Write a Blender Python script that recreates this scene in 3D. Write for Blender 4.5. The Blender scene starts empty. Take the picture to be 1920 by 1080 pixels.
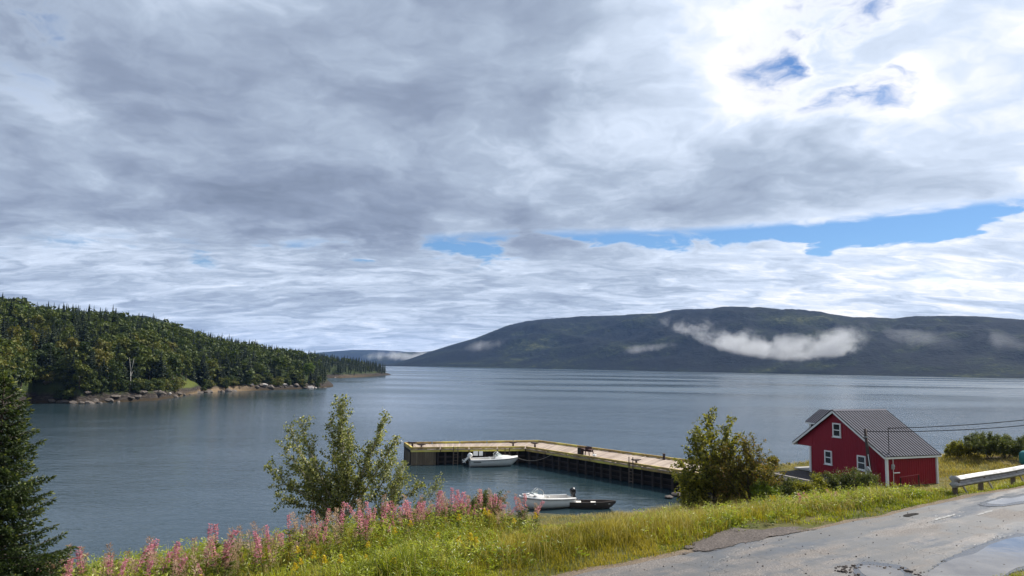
import bpy, math, random
import numpy as np
from mathutils import Vector, Matrix

random.seed(7)
RNG = np.random.default_rng(11)
R_ = math.radians
SC = bpy.context.scene
COL = SC.collection
PI = math.pi

# ------------------------------------------------------------------ camera
FPX = 1387.0                      # focal length in pixels of the 1920 px wide photograph
CAM_H = 12.0                      # eye height above the water
PITCH = math.atan(143 / FPX)
ROLL = 0.0160
cd = bpy.data.cameras.new('camera')
cd.sensor_width = 36.0
cd.lens = 36.0 * FPX / 1920.0
cd.clip_start = 0.1
cd.clip_end = 60000
cam = bpy.data.objects.new('camera', cd)
COL.objects.link(cam)
_f = Vector((0, math.cos(PITCH), math.sin(PITCH)))
_r0 = Vector((1, 0, 0))
_u0 = _r0.cross(_f)
_r = _r0 * math.cos(ROLL) + _u0 * math.sin(ROLL)
_u = _u0 * math.cos(ROLL) - _r0 * math.sin(ROLL)
cam.matrix_world = Matrix(((_r.x, _u.x, -_f.x, 0), (_r.y, _u.y, -_f.y, 0), (_r.z, _u.z, -_f.z, CAM_H), (0, 0, 0, 1)))
SC.camera = cam

# ------------------------------------------------------------------ sun, sky, exposure
SUN_AZ, SUN_EL = R_(53), R_(44)   # azimuth clockwise from the view direction (+Y)
SUN_DIR = Vector((math.sin(SUN_AZ) * math.cos(SUN_EL), math.cos(SUN_AZ) * math.cos(SUN_EL), math.sin(SUN_EL)))
sd = bpy.data.lights.new('sun', 'SUN')
sd.energy = 5.0
sd.angle = R_(0.6)
sd.color = (1.0, 0.95, 0.87)
sun = bpy.data.objects.new('sun', sd)
COL.objects.link(sun)
sun.rotation_euler = SUN_DIR.to_track_quat('Z', 'Y').to_euler()
sun.location = (40, 40, 60)

SC.view_settings.view_transform = 'Standard'
SC.view_settings.look = 'None'
SC.view_settings.exposure = 0.62
SC.view_settings.gamma = 1.0
SC.view_settings.use_curve_mapping = False
SC.render.engine = 'CYCLES'
SC.cycles.use_denoising = True
SC.cycles.max_bounces = 6
SC.cycles.diffuse_bounces = 2
SC.cycles.glossy_bounces = 3
SC.cycles.transmission_bounces = 4
SC.cycles.transparent_max_bounces = 6
SC.cycles.volume_bounces = 0
SC.cycles.caustics_reflective = False
SC.cycles.caustics_refractive = False


class NT:
    """small helper that writes node trees as expressions"""
    def __init__(self, tree):
        self.t = tree
        tree.nodes.clear()

    def n(self, kind, **kw):
        nd = self.t.nodes.new(kind)
        for k, v in kw.items():
            setattr(nd, k, v)
        return nd

    def put(self, sock, v):
        if v is None:
            return
        if hasattr(v, 'is_output'):
            self.t.links.new(v, sock)
        elif isinstance(v, (tuple, list)) and len(v) == 3 and sock.type == 'RGBA':
            sock.default_value = (*v, 1)
        else:
            sock.default_value = v

    def m(self, op, a, b=None, c=None, clamp=False):
        nd = self.n('ShaderNodeMath', operation=op, use_clamp=clamp)
        for i, v in enumerate((a, b, c)):
            self.put(nd.inputs[i], v)
        return nd.outputs[0]

    def add(self, *a):
        r = a[0]
        for b in a[1:]:
            r = self.m('ADD', r, b)
        return r

    def mul(self, *a):
        r = a[0]
        for b in a[1:]:
            r = self.m('MULTIPLY', r, b)
        return r

    def sub(self, a, b): return self.m('SUBTRACT', a, b)
    def div(self, a, b): return self.m('DIVIDE', a, b)

    def vm(self, op, a, b=None, s=None):
        nd = self.n('ShaderNodeVectorMath', operation=op)
        self.put(nd.inputs[0], a)
        if b is not None: self.put(nd.inputs[1], b)
        if s is not None: self.put(nd.inputs['Scale'], s)
        return nd.outputs['Value'] if op in ('DOT_PRODUCT', 'LENGTH', 'DISTANCE') else nd.outputs[0]

    def sep(self, v):
        nd = self.n('ShaderNodeSeparateXYZ'); self.put(nd.inputs[0], v); return nd.outputs

    def comb(self, x, y, z):
        nd = self.n('ShaderNodeCombineXYZ')
        for i, v in enumerate((x, y, z)): self.put(nd.inputs[i], v)
        return nd.outputs[0]

    def noise(self, vec, scale, detail=4, rough=0.55, dist=0.0, out='Factor', lac=2.0, dims='3D'):
        nd = self.n('ShaderNodeTexNoise', noise_dimensions=dims)
        if vec is not None: self.put(nd.inputs['Vector'], vec)
        self.put(nd.inputs['Scale'], scale)
        nd.inputs['Detail'].default_value = detail
        nd.inputs['Roughness'].default_value = rough
        nd.inputs['Distortion'].default_value = dist
        nd.inputs['Lacunarity'].default_value = lac
        return nd.outputs[0] if out == 'Factor' else nd.outputs['Color']

    def voro(self, vec, scale, feature='F1', out=0, rnd=1.0):
        nd = self.n('ShaderNodeTexVoronoi', feature=feature)
        if vec is not None: self.put(nd.inputs['Vector'], vec)
        self.put(nd.inputs['Scale'], scale)
        nd.inputs['Randomness'].default_value = rnd
        return nd.outputs[out]

    def ramp(self, fac, stops, interp='LINEAR'):
        nd = self.n('ShaderNodeValToRGB')
        cr = nd.color_ramp
        cr.interpolation = interp
        while len(cr.elements) < len(stops): cr.elements.new(0.5)
        for e, (p, c) in zip(cr.elements, stops):
            e.position = p
            e.color = (*c, 1) if isinstance(c, (tuple, list)) else (c, c, c, 1)
        self.put(nd.inputs[0], fac)
        return nd.outputs[0]

    def smooth(self, v, lo, hi, a=0.0, b=1.0):
        nd = self.n('ShaderNodeMapRange', interpolation_type='SMOOTHSTEP')
        self.put(nd.inputs[0], v)
        for i, q in enumerate((lo, hi, a, b)): self.put(nd.inputs[i + 1], q)
        return nd.outputs[0]

    def mix(self, fac, a, b, blend='MIX'):
        nd = self.n('ShaderNodeMix', data_type='RGBA', blend_type=blend)
        self.put(nd.inputs[0], fac); self.put(nd.inputs[6], a); self.put(nd.inputs[7], b)
        return nd.outputs[2]

    def bump(self, h, strength=0.5, dist=0.02, normal=None):
        nd = self.n('ShaderNodeBump')
        self.put(nd.inputs['Height'], h)
        nd.inputs['Distance'].default_value = dist
        self.put(nd.inputs['Strength'], strength)
        if normal is not None: self.put(nd.inputs['Normal'], normal)
        return nd.outputs[0]

    def attr(self, name, out='Fac'):
        nd = self.n('ShaderNodeAttribute', attribute_name=name)
        return nd.outputs[out]


def gauss(T, v, mu, sig):
    q = T.div(T.sub(v, mu), sig)
    return T.m('EXPONENT', T.mul(T.mul(q, q), -1.0))


def build_world():
    w = bpy.data.worlds.new('World')
    SC.world = w
    w.use_nodes = True
    T = NT(w.node_tree)
    sky = T.n('ShaderNodeTexSky', sky_type='NISHITA')
    sky.sun_disc = False
    sky.sun_elevation = SUN_EL
    sky.sun_rotation = SUN_AZ
    sky.altitude = 20
    sky.air_density = 1.0
    sky.dust_density = 0.2
    sky.ozone_density = 1.2
    co = T.n('ShaderNodeTexCoord').outputs['Generated']
    d = T.vm('NORMALIZE', co)
    x, y, z = T.sep(d)
    zc = T.m('MAXIMUM', z, 0.0)
    k = T.add(zc, 0.17)
    px, py = T.div(x, k), T.div(y, k)
    p = T.comb(px, py, 0.0)
    # domain warp shared by the decks
    wv = T.noise(p, 1.6, 4, 0.6, out='Color')
    warp = T.vm('SCALE', T.vm('SUBTRACT', wv, (0.5, 0.5, 0.5)), s=0.55)
    pw = T.vm('ADD', p, warp)
    big = T.noise(T.vm('ADD', pw, SKY_A), 0.80, 3, 0.5)
    mid = T.noise(T.vm('ADD', pw, SKY_B), 2.1, 9, 0.58)
    # how far round to the right (towards the sun) a direction lies
    sunc = T.vm('DOT_PRODUCT', d, tuple(SUN_DIR))
    glow = T.smooth(sunc, 0.52, 0.98)
    right = T.smooth(x, -0.15, 0.5)
    # deck coverage: an open strip of blue between the near deck and the far bank
    mz = T.sub(mid, 0.5)
    zg = T.add(0.163, T.mul(x, 0.035), T.mul(mz, 0.10))
    gap = T.mul(gauss(T, z, zg, 0.0155), T.smooth(x, -0.50, 0.0, 0.25, 1.0))
    cover = T.add(0.62, T.mul(T.sub(big, 0.5), 1.0), T.mul(mz, 1.0))
    cover = T.sub(cover, T.mul(gap, T.add(0.52, T.mul(mz, -2.2))))
    # breaks in the near deck, upper right and upper left
    def hole(dirv, rad, amt):
        v = Vector(dirv).normalized()
        dist = T.vm('DISTANCE', d, tuple(v))
        return T.mul(gauss(T, dist, 0.0, rad), T.add(amt, T.mul(mz, -4.0)))
    cover = T.sub(cover, hole(HOLE_A, 0.085, 0.22))
    cover = T.sub(cover, hole(HOLE_B, 0.06, 0.45))
    cover = T.add(cover, T.mul(T.smooth(z, 0.11, 0.02), 0.40))
    alpha = T.smooth(cover, 0.14, 0.52)
    # brightness of the cloud: thick grey bellies, thin bright edges, glow towards the sun
    thick = T.add(T.mul(T.sub(big, 0.5), 1.3), T.mul(mz, 1.5))
    low = T.smooth(T.add(z, T.mul(mz, 0.10)), 0.20, 0.11)
    k2 = T.add(zc, 0.19)
    q2 = T.comb(T.mul(T.div(x, k2), 1.15), T.mul(T.div(y, k2), 2.3), 4.0)
    st_v = T.vm('ADD', q2, T.vm('SCALE', T.vm('SUBTRACT', T.noise(q2, 2.2, 3, 0.55, out='Color'), (0.5, 0.5, 0.5)), s=0.9))
    streak = T.noise(st_v, 2.6, 7, 0.60, 0.25)
    b_up = T.add(0.41, T.mul(thick, -0.80), T.mul(glow, 0.33), T.mul(right, 0.17))
    b_lo = T.add(0.54, T.mul(T.sub(streak, 0.5), 1.3), T.mul(right, 0.20), T.mul(T.smooth(z, 0.09, 0.0), 0.16))
    edge = T.mul(T.sub(1.0, T.smooth(cover, 0.3, 0.75)), 0.10)
    mm = T.n('ShaderNodeMix'); T.put(mm.inputs[0], low); T.put(mm.inputs[2], b_up); T.put(mm.inputs[3], b_lo)
    bright = T.add(mm.outputs[0], edge)
    cl = T.ramp(bright, [(0.0, (0.120, 0.150, 0.210)), (0.25, (0.188, 0.228, 0.308)), (0.5, (0.295, 0.350, 0.44)),
                         (0.75, (0.48, 0.545, 0.65)), (1.0, (0.80, 0.78, 0.77))])
    sk = T.mix(1.0, sky.outputs[0], (0.036, 0.050, 0.067), 'MULTIPLY')
    col = T.mix(alpha, sk, cl)
    col = T.mix(T.smooth(z, 0.0, -0.03), col, (0.30, 0.34, 0.38))
    bg = T.n('ShaderNodeBackground')
    T.put(bg.inputs[0], T.mix(1.0, col, (10, 10, 10), 'MULTIPLY'))
    bg.inputs[1].default_value = 0.1
    out = T.n('ShaderNodeOutputWorld')
    T.t.links.new(bg.outputs[0], out.inputs[0])


def ray(px, py):
    return _f + _r * ((px - 960) / FPX) + _u * ((540 - py) / FPX)

def at_z(px, py, z):
    """the point of the level z that lies in that direction from the eye"""
    d = ray(px, py)
    k = (z - CAM_H) / d.z
    return Vector((d.x * k, d.y * k, z))

def at_y(px, py, yy):
    d = ray(px, py)
    k = yy / d.y
    return Vector((d.x * k, yy, CAM_H + d.z * k))

SKY_A, SKY_B = (51.0, 38.0, 8.0), (12.0, 94.0, 6.0)
HOLE_A = ray(1590, 70)
HOLE_B = ray(30, 20)
build_world()

# ------------------------------------------------------------------ mesh helpers
def mesh_np(name, V, F, mat_ids=None, mats=(), smooth=False, attrs=None):
    """V (n,3); F (m,3) or (m,4) index array -> mesh"""
    V = np.asarray(V, np.float32); F = np.asarray(F, np.int32)
    k = F.shape[1]
    me = bpy.data.meshes.new(name)
    me.vertices.add(len(V)); me.vertices.foreach_set('co', V.ravel())
    me.loops.add(F.size); me.loops.foreach_set('vertex_index', F.ravel())
    me.polygons.add(len(F)); me.polygons.foreach_set('loop_start', np.arange(0, F.size, k, dtype=np.int32))
    if mat_ids is not None: me.polygons.foreach_set('material_index', np.asarray(mat_ids, np.int32))
    me.polygons.foreach_set('use_smooth', np.full(len(F), bool(smooth)))
    for m in mats: me.materials.append(m)
    for an, av in (attrs or {}).items():
        a = me.attributes.new(an, 'FLOAT', 'POINT'); a.data.foreach_set('value', np.asarray(av, np.float32))
    me.update(calc_edges=True)
    return me


class MB:
    """collects simple shapes for ONE mesh"""
    def __init__(self):
        self.v, self.f, self.mi = [], [], []

    def add(self, vs, fs, m=0):
        o = len(self.v)
        self.v += [tuple(p) for p in vs]
        self.f += [tuple(i + o for i in f) for f in fs]
        self.mi += [m] * len(fs)
        return self

    def box(self, c, s, rz=0.0, m=0, M=None):
        x, y, z = (q / 2 for q in s)
        ca, sa = math.cos(rz), math.sin(rz)
        vs = []
        for dz in (-z, z):
            for dx, dy in ((-x, -y), (x, -y), (x, y), (-x, y)):
                p = Vector((dx, dy, dz))
                p = (M @ p) if M else Vector((dx * ca - dy * sa, dx * sa + dy * ca, dz))
                vs.append(p + Vector(c))
        return self.add(vs, [(3, 2, 1, 0), (4, 5, 6, 7), (0, 1, 5, 4), (1, 2, 6, 5), (2, 3, 7, 6), (3, 0, 4, 7)], m)

    def beam(self, a, b, w, h, m=0, up=(0, 0, 1)):
        """rectangular bar from a to b, w wide, h tall"""
        a, b = Vector(a), Vector(b)
        d = (b - a); L = d.length; d.normalize()
        upv = Vector(up)
        if abs(d.dot(upv)) > 0.98: upv = Vector((0, 1, 0))
        r = d.cross(upv).normalized(); u = r.cross(d).normalized()
        M = Matrix((r, d, u)).transposed()
        return self.box((a + b) / 2, (w, L, h), m=m, M=M)

    def tube(self, pts, rad, n=8, m=0, cap=True):
        pts = [Vector(p) for p in pts]
        rads = rad if isinstance(rad, (list, tuple)) else [rad] * len(pts)
        vs, fs = [], []
        prev = None
        for i, p in enumerate(pts):
            d = (pts[min(i + 1, len(pts) - 1)] - pts[max(i - 1, 0)]).normalized()
            if prev is None:
                ref = Vector((0, 0, 1)) if abs(d.z) < 0.9 else Vector((1, 0, 0))
                a = d.cross(ref).normalized()
            else:
                a = (prev - d * prev.dot(d)).normalized()
            prev = a
            b = d.cross(a)
            for j in range(n):
                t = 2 * PI * j / n
                vs.append(p + (a * math.cos(t) + b * math.sin(t)) * rads[i])
        for i in range(len(pts) - 1):
            for j in range(n):
                k = (j + 1) % n
                fs.append((i * n + j, i * n + k, (i + 1) * n + k, (i + 1) * n + j))
        if cap:
            fs.append(tuple(range(n - 1, -1, -1)))
            fs.append(tuple(range((len(pts) - 1) * n, len(pts) * n)))
        return self.add(vs, fs, m)

    def prism(self, poly, vec, m=0):
        """polygon (list of 3d points) swept by vec, closed"""
        n = len(poly); v = Vector(vec)
        vs = [Vector(p) for p in poly] + [Vector(p) + v for p in poly]
        fs = [tuple(range(n - 1, -1, -1)), tuple(range(n, 2 * n))]
        fs += [(i, (i + 1) % n, (i + 1) % n + n, i + n) for i in range(n)]
        return self.add(vs, fs, m)

    def grid(self, rows, m=0, close=False):
        """rows of equally many points -> quads"""
        n = len(rows[0]); vs = [p for r in rows for p in r]; fs = []
        for i in range(len(rows) - 1):
            for j in range(n if close else n - 1):
                k = (j + 1) % n
                fs.append((i * n + j, i * n + k, (i + 1) * n + k, (i + 1) * n + j))
        return self.add(vs, fs, m)

    def mesh(self, name, mats, smooth=False, bevel=0.0):
        import bmesh
        me = bpy.data.meshes.new(name)
        me.from_pydata(self.v, [], self.f)
        for q in (mats if isinstance(mats, (list, tuple)) else [mats]): me.materials.append(q)
        me.polygons.foreach_set('material_index', self.mi)
        bm = bmesh.new(); bm.from_mesh(me)
        bmesh.ops.recalc_face_normals(bm, faces=bm.faces)
        if bevel:
            bmesh.ops.bevel(bm, geom=list(bm.edges), offset=bevel, segments=1, affect='EDGES', profile=0.5)
        bm.to_mesh(me); bm.free()
        me.polygons.foreach_set('use_smooth', [smooth] * len(me.polygons))
        me.update()
        return me


def tag(o, label=None, cat=None, group=None, kind=None):
    if label: o['label'] = label
    if cat: o['category'] = cat
    if group: o['group'] = group
    if kind: o['kind'] = kind
    return o

def link(name, me, parent=None, loc=None, rz=None, scale=None):
    o = bpy.data.objects.new(name, me); COL.objects.link(o)
    if parent is not None: o.parent = parent
    if loc is not None: o.location = loc
    if rz is not None: o.rotation_euler = (0, 0, rz)
    if scale is not None: o.scale = scale
    return o

def empty(name, label, cat, loc=(0, 0, 0), rz=0.0, group=None):
    o = bpy.data.objects.new(name, None); COL.objects.link(o)
    o.empty_display_size = 0.2
    o.location = loc; o.rotation_euler = (0, 0, rz)
    return tag(o, label, cat, group)

def struct(name, me, kind='structure', label=None):
    o = link(name, me); o['kind'] = kind
    if label: o['label'] = label
    return o


# ------------------------------------------------------------------ materials
def mat(name, build):
    m = bpy.data.materials.new(name); m.use_nodes = True
    T = NT(m.node_tree)
    out = T.n('ShaderNodeOutputMaterial')
    sh = build(T)
    T.t.links.new(sh, out.inputs['Surface'])
    return m

def bsdf(T, col, rough=0.6, normal=None, spec=0.4, metal=0.0, **kw):
    b = T.n('ShaderNodeBsdfPrincipled')
    T.put(b.inputs['Base Color'], col); T.put(b.inputs['Roughness'], rough)
    T.put(b.inputs['Specular IOR Level'], spec); T.put(b.inputs['Metallic'], metal)
    if normal is not None: T.put(b.inputs['Normal'], normal)
    for k, v in kw.items(): T.put(b.inputs[k], v)
    return b.outputs[0]

def objco(T): return T.n('ShaderNodeTexCoord').outputs['Object']
def worldco(T): return T.n('ShaderNodeNewGeometry').outputs['Position']
def objrnd(T): return T.n('ShaderNodeObjectInfo').outputs['Random']

def plain(name, col, rough=0.6, metal=0.0, var=0.12, scale=6.0, spec=0.4, bump=0.0, **kw):
    def f(T):
        c = objco(T)
        n = T.noise(c, scale, 5, 0.6)
        lo = tuple(q * (1 - var) for q in col); hi = tuple(min(1, q * (1 + var)) for q in col)
        nrm = T.bump(T.noise(c, scale * 6, 3), bump, 0.01) if bump else None
        return bsdf(T, T.ramp(n, [(0.3, lo), (0.7, hi)]), T.add(rough - 0.06, T.mul(n, 0.12)), nrm, spec, metal, **kw)
    return mat(name, f)

def wood(name, c0, c1, axis=1, rough=0.8, scale=3.0):
    def f(T):
        c = objco(T)
        s = [9.0, 9.0, 9.0]; s[axis] = 0.7
        g = T.noise(T.vm('MULTIPLY', c, tuple(s)), scale, 6, 0.65, 0.4)
        blot = T.noise(c, 0.9, 4, 0.6)
        r = objrnd(T)
        k = T.add(T.mul(g, 0.6), T.mul(blot, 0.5), T.mul(T.sub(r, 0.5), 0.35), -0.05)
        return bsdf(T, T.ramp(k, [(0.2, c0), (0.8, c1)]), rough, T.bump(g, 0.5, 0.01), 0.25)
    return mat(name, f)

def leafy(name, stops, rough=0.5, trans=0.35, spec=0.35, patch=0.0, patch_scale=0.25, by_object=0.0):
    """foliage: colour from a per-leaf random number (attribute rnd), some light passing through"""
    def f(T):
        r = T.attr('rnd')
        if patch:
            r = T.add(T.mul(r, 1 - patch), T.mul(T.smooth(T.noise(worldco(T), patch_scale, 4, 0.6), 0.32, 0.68), patch))
        if by_object:
            r = T.add(T.mul(r, 1 - by_object), T.mul(objrnd(T), by_object))
        c = T.ramp(r, stops)
        b = bsdf(T, c, rough, None, spec)
        t = T.n('ShaderNodeBsdfTranslucent')
        T.put(t.inputs[0], T.mix(1.0, c, (1.15, 1.15, 0.7), 'MULTIPLY'))
        mx = T.n('ShaderNodeMixShader'); mx.inputs[0].default_value = trans
        T.t.links.new(b, mx.inputs[1]); T.t.links.new(t.outputs[0], mx.inputs[2])
        return mx.outputs[0]
    return mat(name, f)

M = {}
M['bark_dark'] = plain('bark_dark', (0.055, 0.042, 0.034), 0.9, var=0.5, scale=9, bump=0.6)
M['bark_pale'] = plain('bark_pale', (0.34, 0.30, 0.25), 0.85, var=0.4, scale=7, bump=0.4)
M['bark_birch'] = plain('bark_birch', (0.55, 0.52, 0.47), 0.8, var=0.3, scale=4)
M['spruce_far'] = leafy('spruce_far', [(0.0, (0.007, 0.013, 0.006)), (0.5, (0.014, 0.025, 0.010)), (1.0, (0.042, 0.056, 0.018))], 0.6, 0.12, 0.2, by_object=0.45)
M['birch_far'] = leafy('birch_far', [(0.0, (0.012, 0.023, 0.006)), (0.35, (0.036, 0.056, 0.011)), (0.65, (0.085, 0.105, 0.017)), (0.85, (0.14, 0.125, 0.026)), (1.0, (0.11, 0.075, 0.024))], 0.6, 0.25, 0.2, by_object=0.6)
M['birch_bright'] = leafy('birch_bright', [(0.0, (0.05, 0.085, 0.010)), (1.0, (0.13, 0.18, 0.022))], 0.6, 0.3, 0.2)
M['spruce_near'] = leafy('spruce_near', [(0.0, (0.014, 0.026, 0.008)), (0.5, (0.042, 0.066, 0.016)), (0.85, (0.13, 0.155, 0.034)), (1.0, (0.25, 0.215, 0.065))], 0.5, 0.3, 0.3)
M['poplar_leaf'] = leafy('poplar_leaf', [(0.0, (0.075, 0.096, 0.022)), (0.5, (0.175, 0.195, 0.055)), (0.8, (0.30, 0.305, 0.11)), (1.0, (0.50, 0.48, 0.30))], 0.42, 0.5, 0.5)
M['rowan_leaf'] = leafy('rowan_leaf', [(0.0, (0.045, 0.058, 0.009)), (0.5, (0.17, 0.175, 0.020)), (1.0, (0.36, 0.32, 0.045))], 0.5, 0.5, 0.35)
M['olive_leaf'] = leafy('olive_leaf', [(0.0, (0.050, 0.052, 0.010)), (0.5, (0.145, 0.135, 0.022)), (0.85, (0.24, 0.185, 0.034)), (1.0, (0.29, 0.14, 0.045))], 0.55, 0.45, 0.3)
M['alder_leaf'] = leafy('alder_leaf', [(0.0, (0.024, 0.038, 0.010)), (0.5, (0.080, 0.102, 0.024)), (1.0, (0.20, 0.20, 0.06))], 0.5, 0.4, 0.35)
M['lime_leaf'] = leafy('lime_leaf', [(0.0, (0.06, 0.10, 0.010)), (1.0, (0.19, 0.24, 0.025))], 0.5, 0.4, 0.3)

# ------------------------------------------------------------------ the lie of the land
RO = np.array((2.2, 21.2)); RD = np.array((0.8155, 0.5787)); RN = np.array((-0.5787, 0.8155))   # road's far edge
ROAD_Z = 6.2
ROAD_W = 6.3
TERR = 3.2

def fbm(x, y, seed=0, octaves=4, gain=0.5):
    """cheap smooth pseudo noise from sines, about -1..1"""
    r = np.random.default_rng(seed)
    x = np.asarray(x, float); y = np.asarray(y, float)
    out = np.zeros(np.broadcast(x, y).shape); a = 1.0; f = 1.0; tot = 0
    for _ in range(octaves):
        for _k in range(3):
            th = r.uniform(0, 2 * PI); ph = r.uniform(0, 2 * PI); q = f * r.uniform(0.7, 1.4)
            out = out + a * np.sin(q * (x * math.cos(th) + y * math.sin(th)) + ph + 1.3 * np.sin(q * 0.6 * (x * math.sin(th) - y * math.cos(th)) + ph * 2))
        tot += a * 1.7; a *= gain; f *= 2.03
    return out / tot

def sstep(v, a, b):
    t = np.clip((np.asarray(v, float) - a) / (b - a), 0, 1)
    return t * t * (3 - 2 * t)

def st(x, y):
    dx, dy = np.asarray(x, float) - RO[0], np.asarray(y, float) - RO[1]
    return dx * RN[0] + dy * RN[1], dx * RD[0] + dy * RD[1]      # s towards the water, t along the road

def xy(s, t):
    return RO[0] + s * RN[0] + t * RD[0], RO[1] + s * RN[1] + t * RD[1]

def ground(x, y):
    s, t = st(x, y)
    sw = s + 1.6 * fbm(x * 0.11, y * 0.11, 3)                     # wander of the shoreline
    west = np.interp(sw, [-99, 1.5, 5, 10, 15, 22, 33, 42, 70], [6.2, 6.2, 5.75, 4.75, 3.7, 2.3, 0.0, -2.0, -4])
    mid_ = np.interp(sw, [-99, 1.3, 3, 5, 8, 12, 18, 33, 42, 70], [6.2, 6.15, 5.6, 5.05, 4.35, 3.7, 2.6, 0.0, -2.0, -4])
    wm = sstep(t, 4, 11); west = west * (1 - wm) + mid_ * wm
    e_end = np.interp(t, [28, 33, 38, 43.5, 55, 75, 120], [12, 14, 19, 26.0, 25.0, 20.0, 18.0])
    east = np.where(s < 8.0, np.interp(s, [-99, 0.5, 2.0, 8.0], [6.2, 6.2, 5.5, TERR]), TERR)
    fall = (s + 0.8 * fbm(x * 0.2, y * 0.2, 5)) - e_end
    east = east - np.clip(fall, 0, 20) * 0.55
    east = east + 0.55 * np.exp(-((t - 66) / 12) ** 2 - ((s - 15) / 7) ** 2)
    w = sstep(t, 23, 33)
    z = west * (1 - w) + east * w
    z = z + 0.6 * (1 - sstep(t, 2.5, 7.0)) * sstep(s, 4, 9) * (1 - sstep(s, 13, 20))
    off = sstep(s, 1.0, 6)
    z = z + off * 0.16 * fbm(x * 0.5, y * 0.5, 8)
    # level ground for the house and the yard beside it
    hx, hy = x - 28.5, y - 63.0
    hw = np.exp(-((hx / 7.5) ** 2 + (hy / 6.5) ** 2) ** 2)
    z = z * (1 - hw) + (TERR - 0.03) * hw
    # the bank the photographer stands on, behind the road
    bank = np.clip(-s - ROAD_W - 0.8, 0, 11)
    z = z + bank * 0.40 + np.where(s < -ROAD_W - 0.3, 0.05, 0)
    # the road bed lies a little lower than the paving sheet
    bed = sstep(s, -ROAD_W - 0.15, -ROAD_W + 0.1) * (1 - sstep(s, -0.15, 0.1))
    return np.maximum(z - 0.06 * bed, -4)

def gz(x, y):
    return float(ground(np.array([float(x)]), np.array([float(y)]))[0])

def sheet(name, X, Y, Z, mats, attrs=None, smooth=True, keep=None):
    ny, nx = X.shape
    V = np.stack([X.ravel(), Y.ravel(), Z.ravel()], 1)
    i = np.arange(ny * nx).reshape(ny, nx)
    F = np.stack([i[:-1, :-1].ravel(), i[:-1, 1:].ravel(), i[1:, 1:].ravel(), i[1:, :-1].ravel()], 1)
    if keep is not None: F = F[keep(V[F].mean(1))]
    return mesh_np(name, V, F, None, mats, smooth, attrs)

def mk_soil(T):
    c = worldco(T)
    n = T.noise(c, 0.35, 5, 0.6); n2 = T.noise(c, 3.0, 5, 0.65)
    grass = T.ramp(T.add(T.mul(n, 0.7), T.mul(n2, 0.3)), [(0.3, (0.035, 0.048, 0.014)), (0.5, (0.075, 0.075, 0.022)), (0.7, (0.13, 0.10, 0.040))])
    z = T.sep(c)[2]
    wet = T.smooth(T.add(z, T.mul(T.sub(n2, 0.5), 0.8)), 0.9, 0.1)
    col = T.mix(wet, grass, T.ramp(n2, [(0.3, (0.035, 0.030, 0.024)), (0.7, (0.11, 0.10, 0.085))]))
    return bsdf(T, col, 0.95, T.bump(n2, 0.8, 0.08), 0.1)
M['soil'] = mat('soil', mk_soil)

u_ = np.concatenate([np.arange(-140, -30, 4.0), np.arange(-30, 60, 0.75), np.arange(60, 200, 4.0)])
v_ = np.concatenate([np.arange(-60, 4, 3.0), np.arange(4, 90, 0.75), np.arange(90, 130, 3.0)])
GX, GY = np.meshgrid(u_, v_)
struct('ground', sheet('ground', GX, GY, ground(GX, GY), [M['soil']]))

# ------------------------------------------------------------------ water
def mk_water(T):
    c = worldco(T)
    x, y, z = T.sep(c)
    wind = T.smooth(T.noise(T.comb(T.mul(x, 0.0035), T.mul(y, 0.012), 1.0), 1.0, 4, 0.55), 0.35, 0.65)
    patch = T.smooth(T.noise(T.comb(T.mul(x, 0.02), T.mul(y, 0.05), 5.0), 1.0, 4, 0.6), 0.38, 0.62)
    v = T.comb(x, T.mul(y, 1.7), 0.0)
    r1 = T.noise(v, 2.4, 3, 0.55, 0.4)
    r2 = T.noise(v, 0.55, 3, 0.5, 0.3)
    r3 = T.noise(T.comb(x, T.mul(y, 1.3), 3.0), 0.11, 2, 0.5)
    h = T.add(T.mul(r1, 0.045), T.mul(r2, 0.085), T.mul(r3, 0.16))
    open_ = T.smooth(y, 70.0, 420.0)
    amp = T.mul(T.add(0.34, T.mul(wind, 0.36), T.mul(patch, 0.30)), T.sub(1.0, T.mul(open_, 0.62)))
    rgh = T.add(0.07, T.mul(open_, T.add(0.05, T.mul(wind, 0.17))))
    nrm = T.bump(h, amp, 1.0)
    body = T.mix(wind, (0.014, 0.030, 0.036), (0.022, 0.040, 0.050))
    return bsdf(T, body, rgh, nrm, 0.5, IOR=1.333)
M['water'] = mat('water', mk_water)
ws = MB()
xs_ = [-6500, -2500, -600, -150, 0, 150, 600, 2500, 6500]; ys_ = [-120, 0, 60, 200, 600, 1500, 4000, 6900]
ws.grid([[(a, b, 0.0) for a in xs_] for b in ys_])
struct('water', ws.mesh('water', M['water']))

# ------------------------------------------------------------------ hills across the water
def mk_hill(T):
    c = worldco(T)
    x, y, z = T.sep(c)
    n1 = T.noise(c, 0.0030, 5, 0.6, 0.6); n2 = T.noise(T.vm('MULTIPLY', c, (1, 1, 2.0)), 0.016, 6, 0.68, 0.4); n3 = T.noise(c, 0.09, 4, 0.65)
    v = T.add(T.mul(T.sub(n1, 0.5), 1.0), T.mul(T.sub(n2, 0.5), 0.8), T.mul(T.sub(n3, 0.5), 0.55), 0.55)
    col = T.ramp(v, [(0.30, (0.0022, 0.0035, 0.0040)), (0.55, (0.0048, 0.0070, 0.0070)), (0.68, (0.014, 0.020, 0.008)), (0.84, (0.060, 0.064, 0.024))])
    return bsdf(T, col, 0.95, T.bump(T.add(n3, n2), 0.9, 7.0), 0.05)
M['hill'] = mat('hill', mk_hill)

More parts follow.
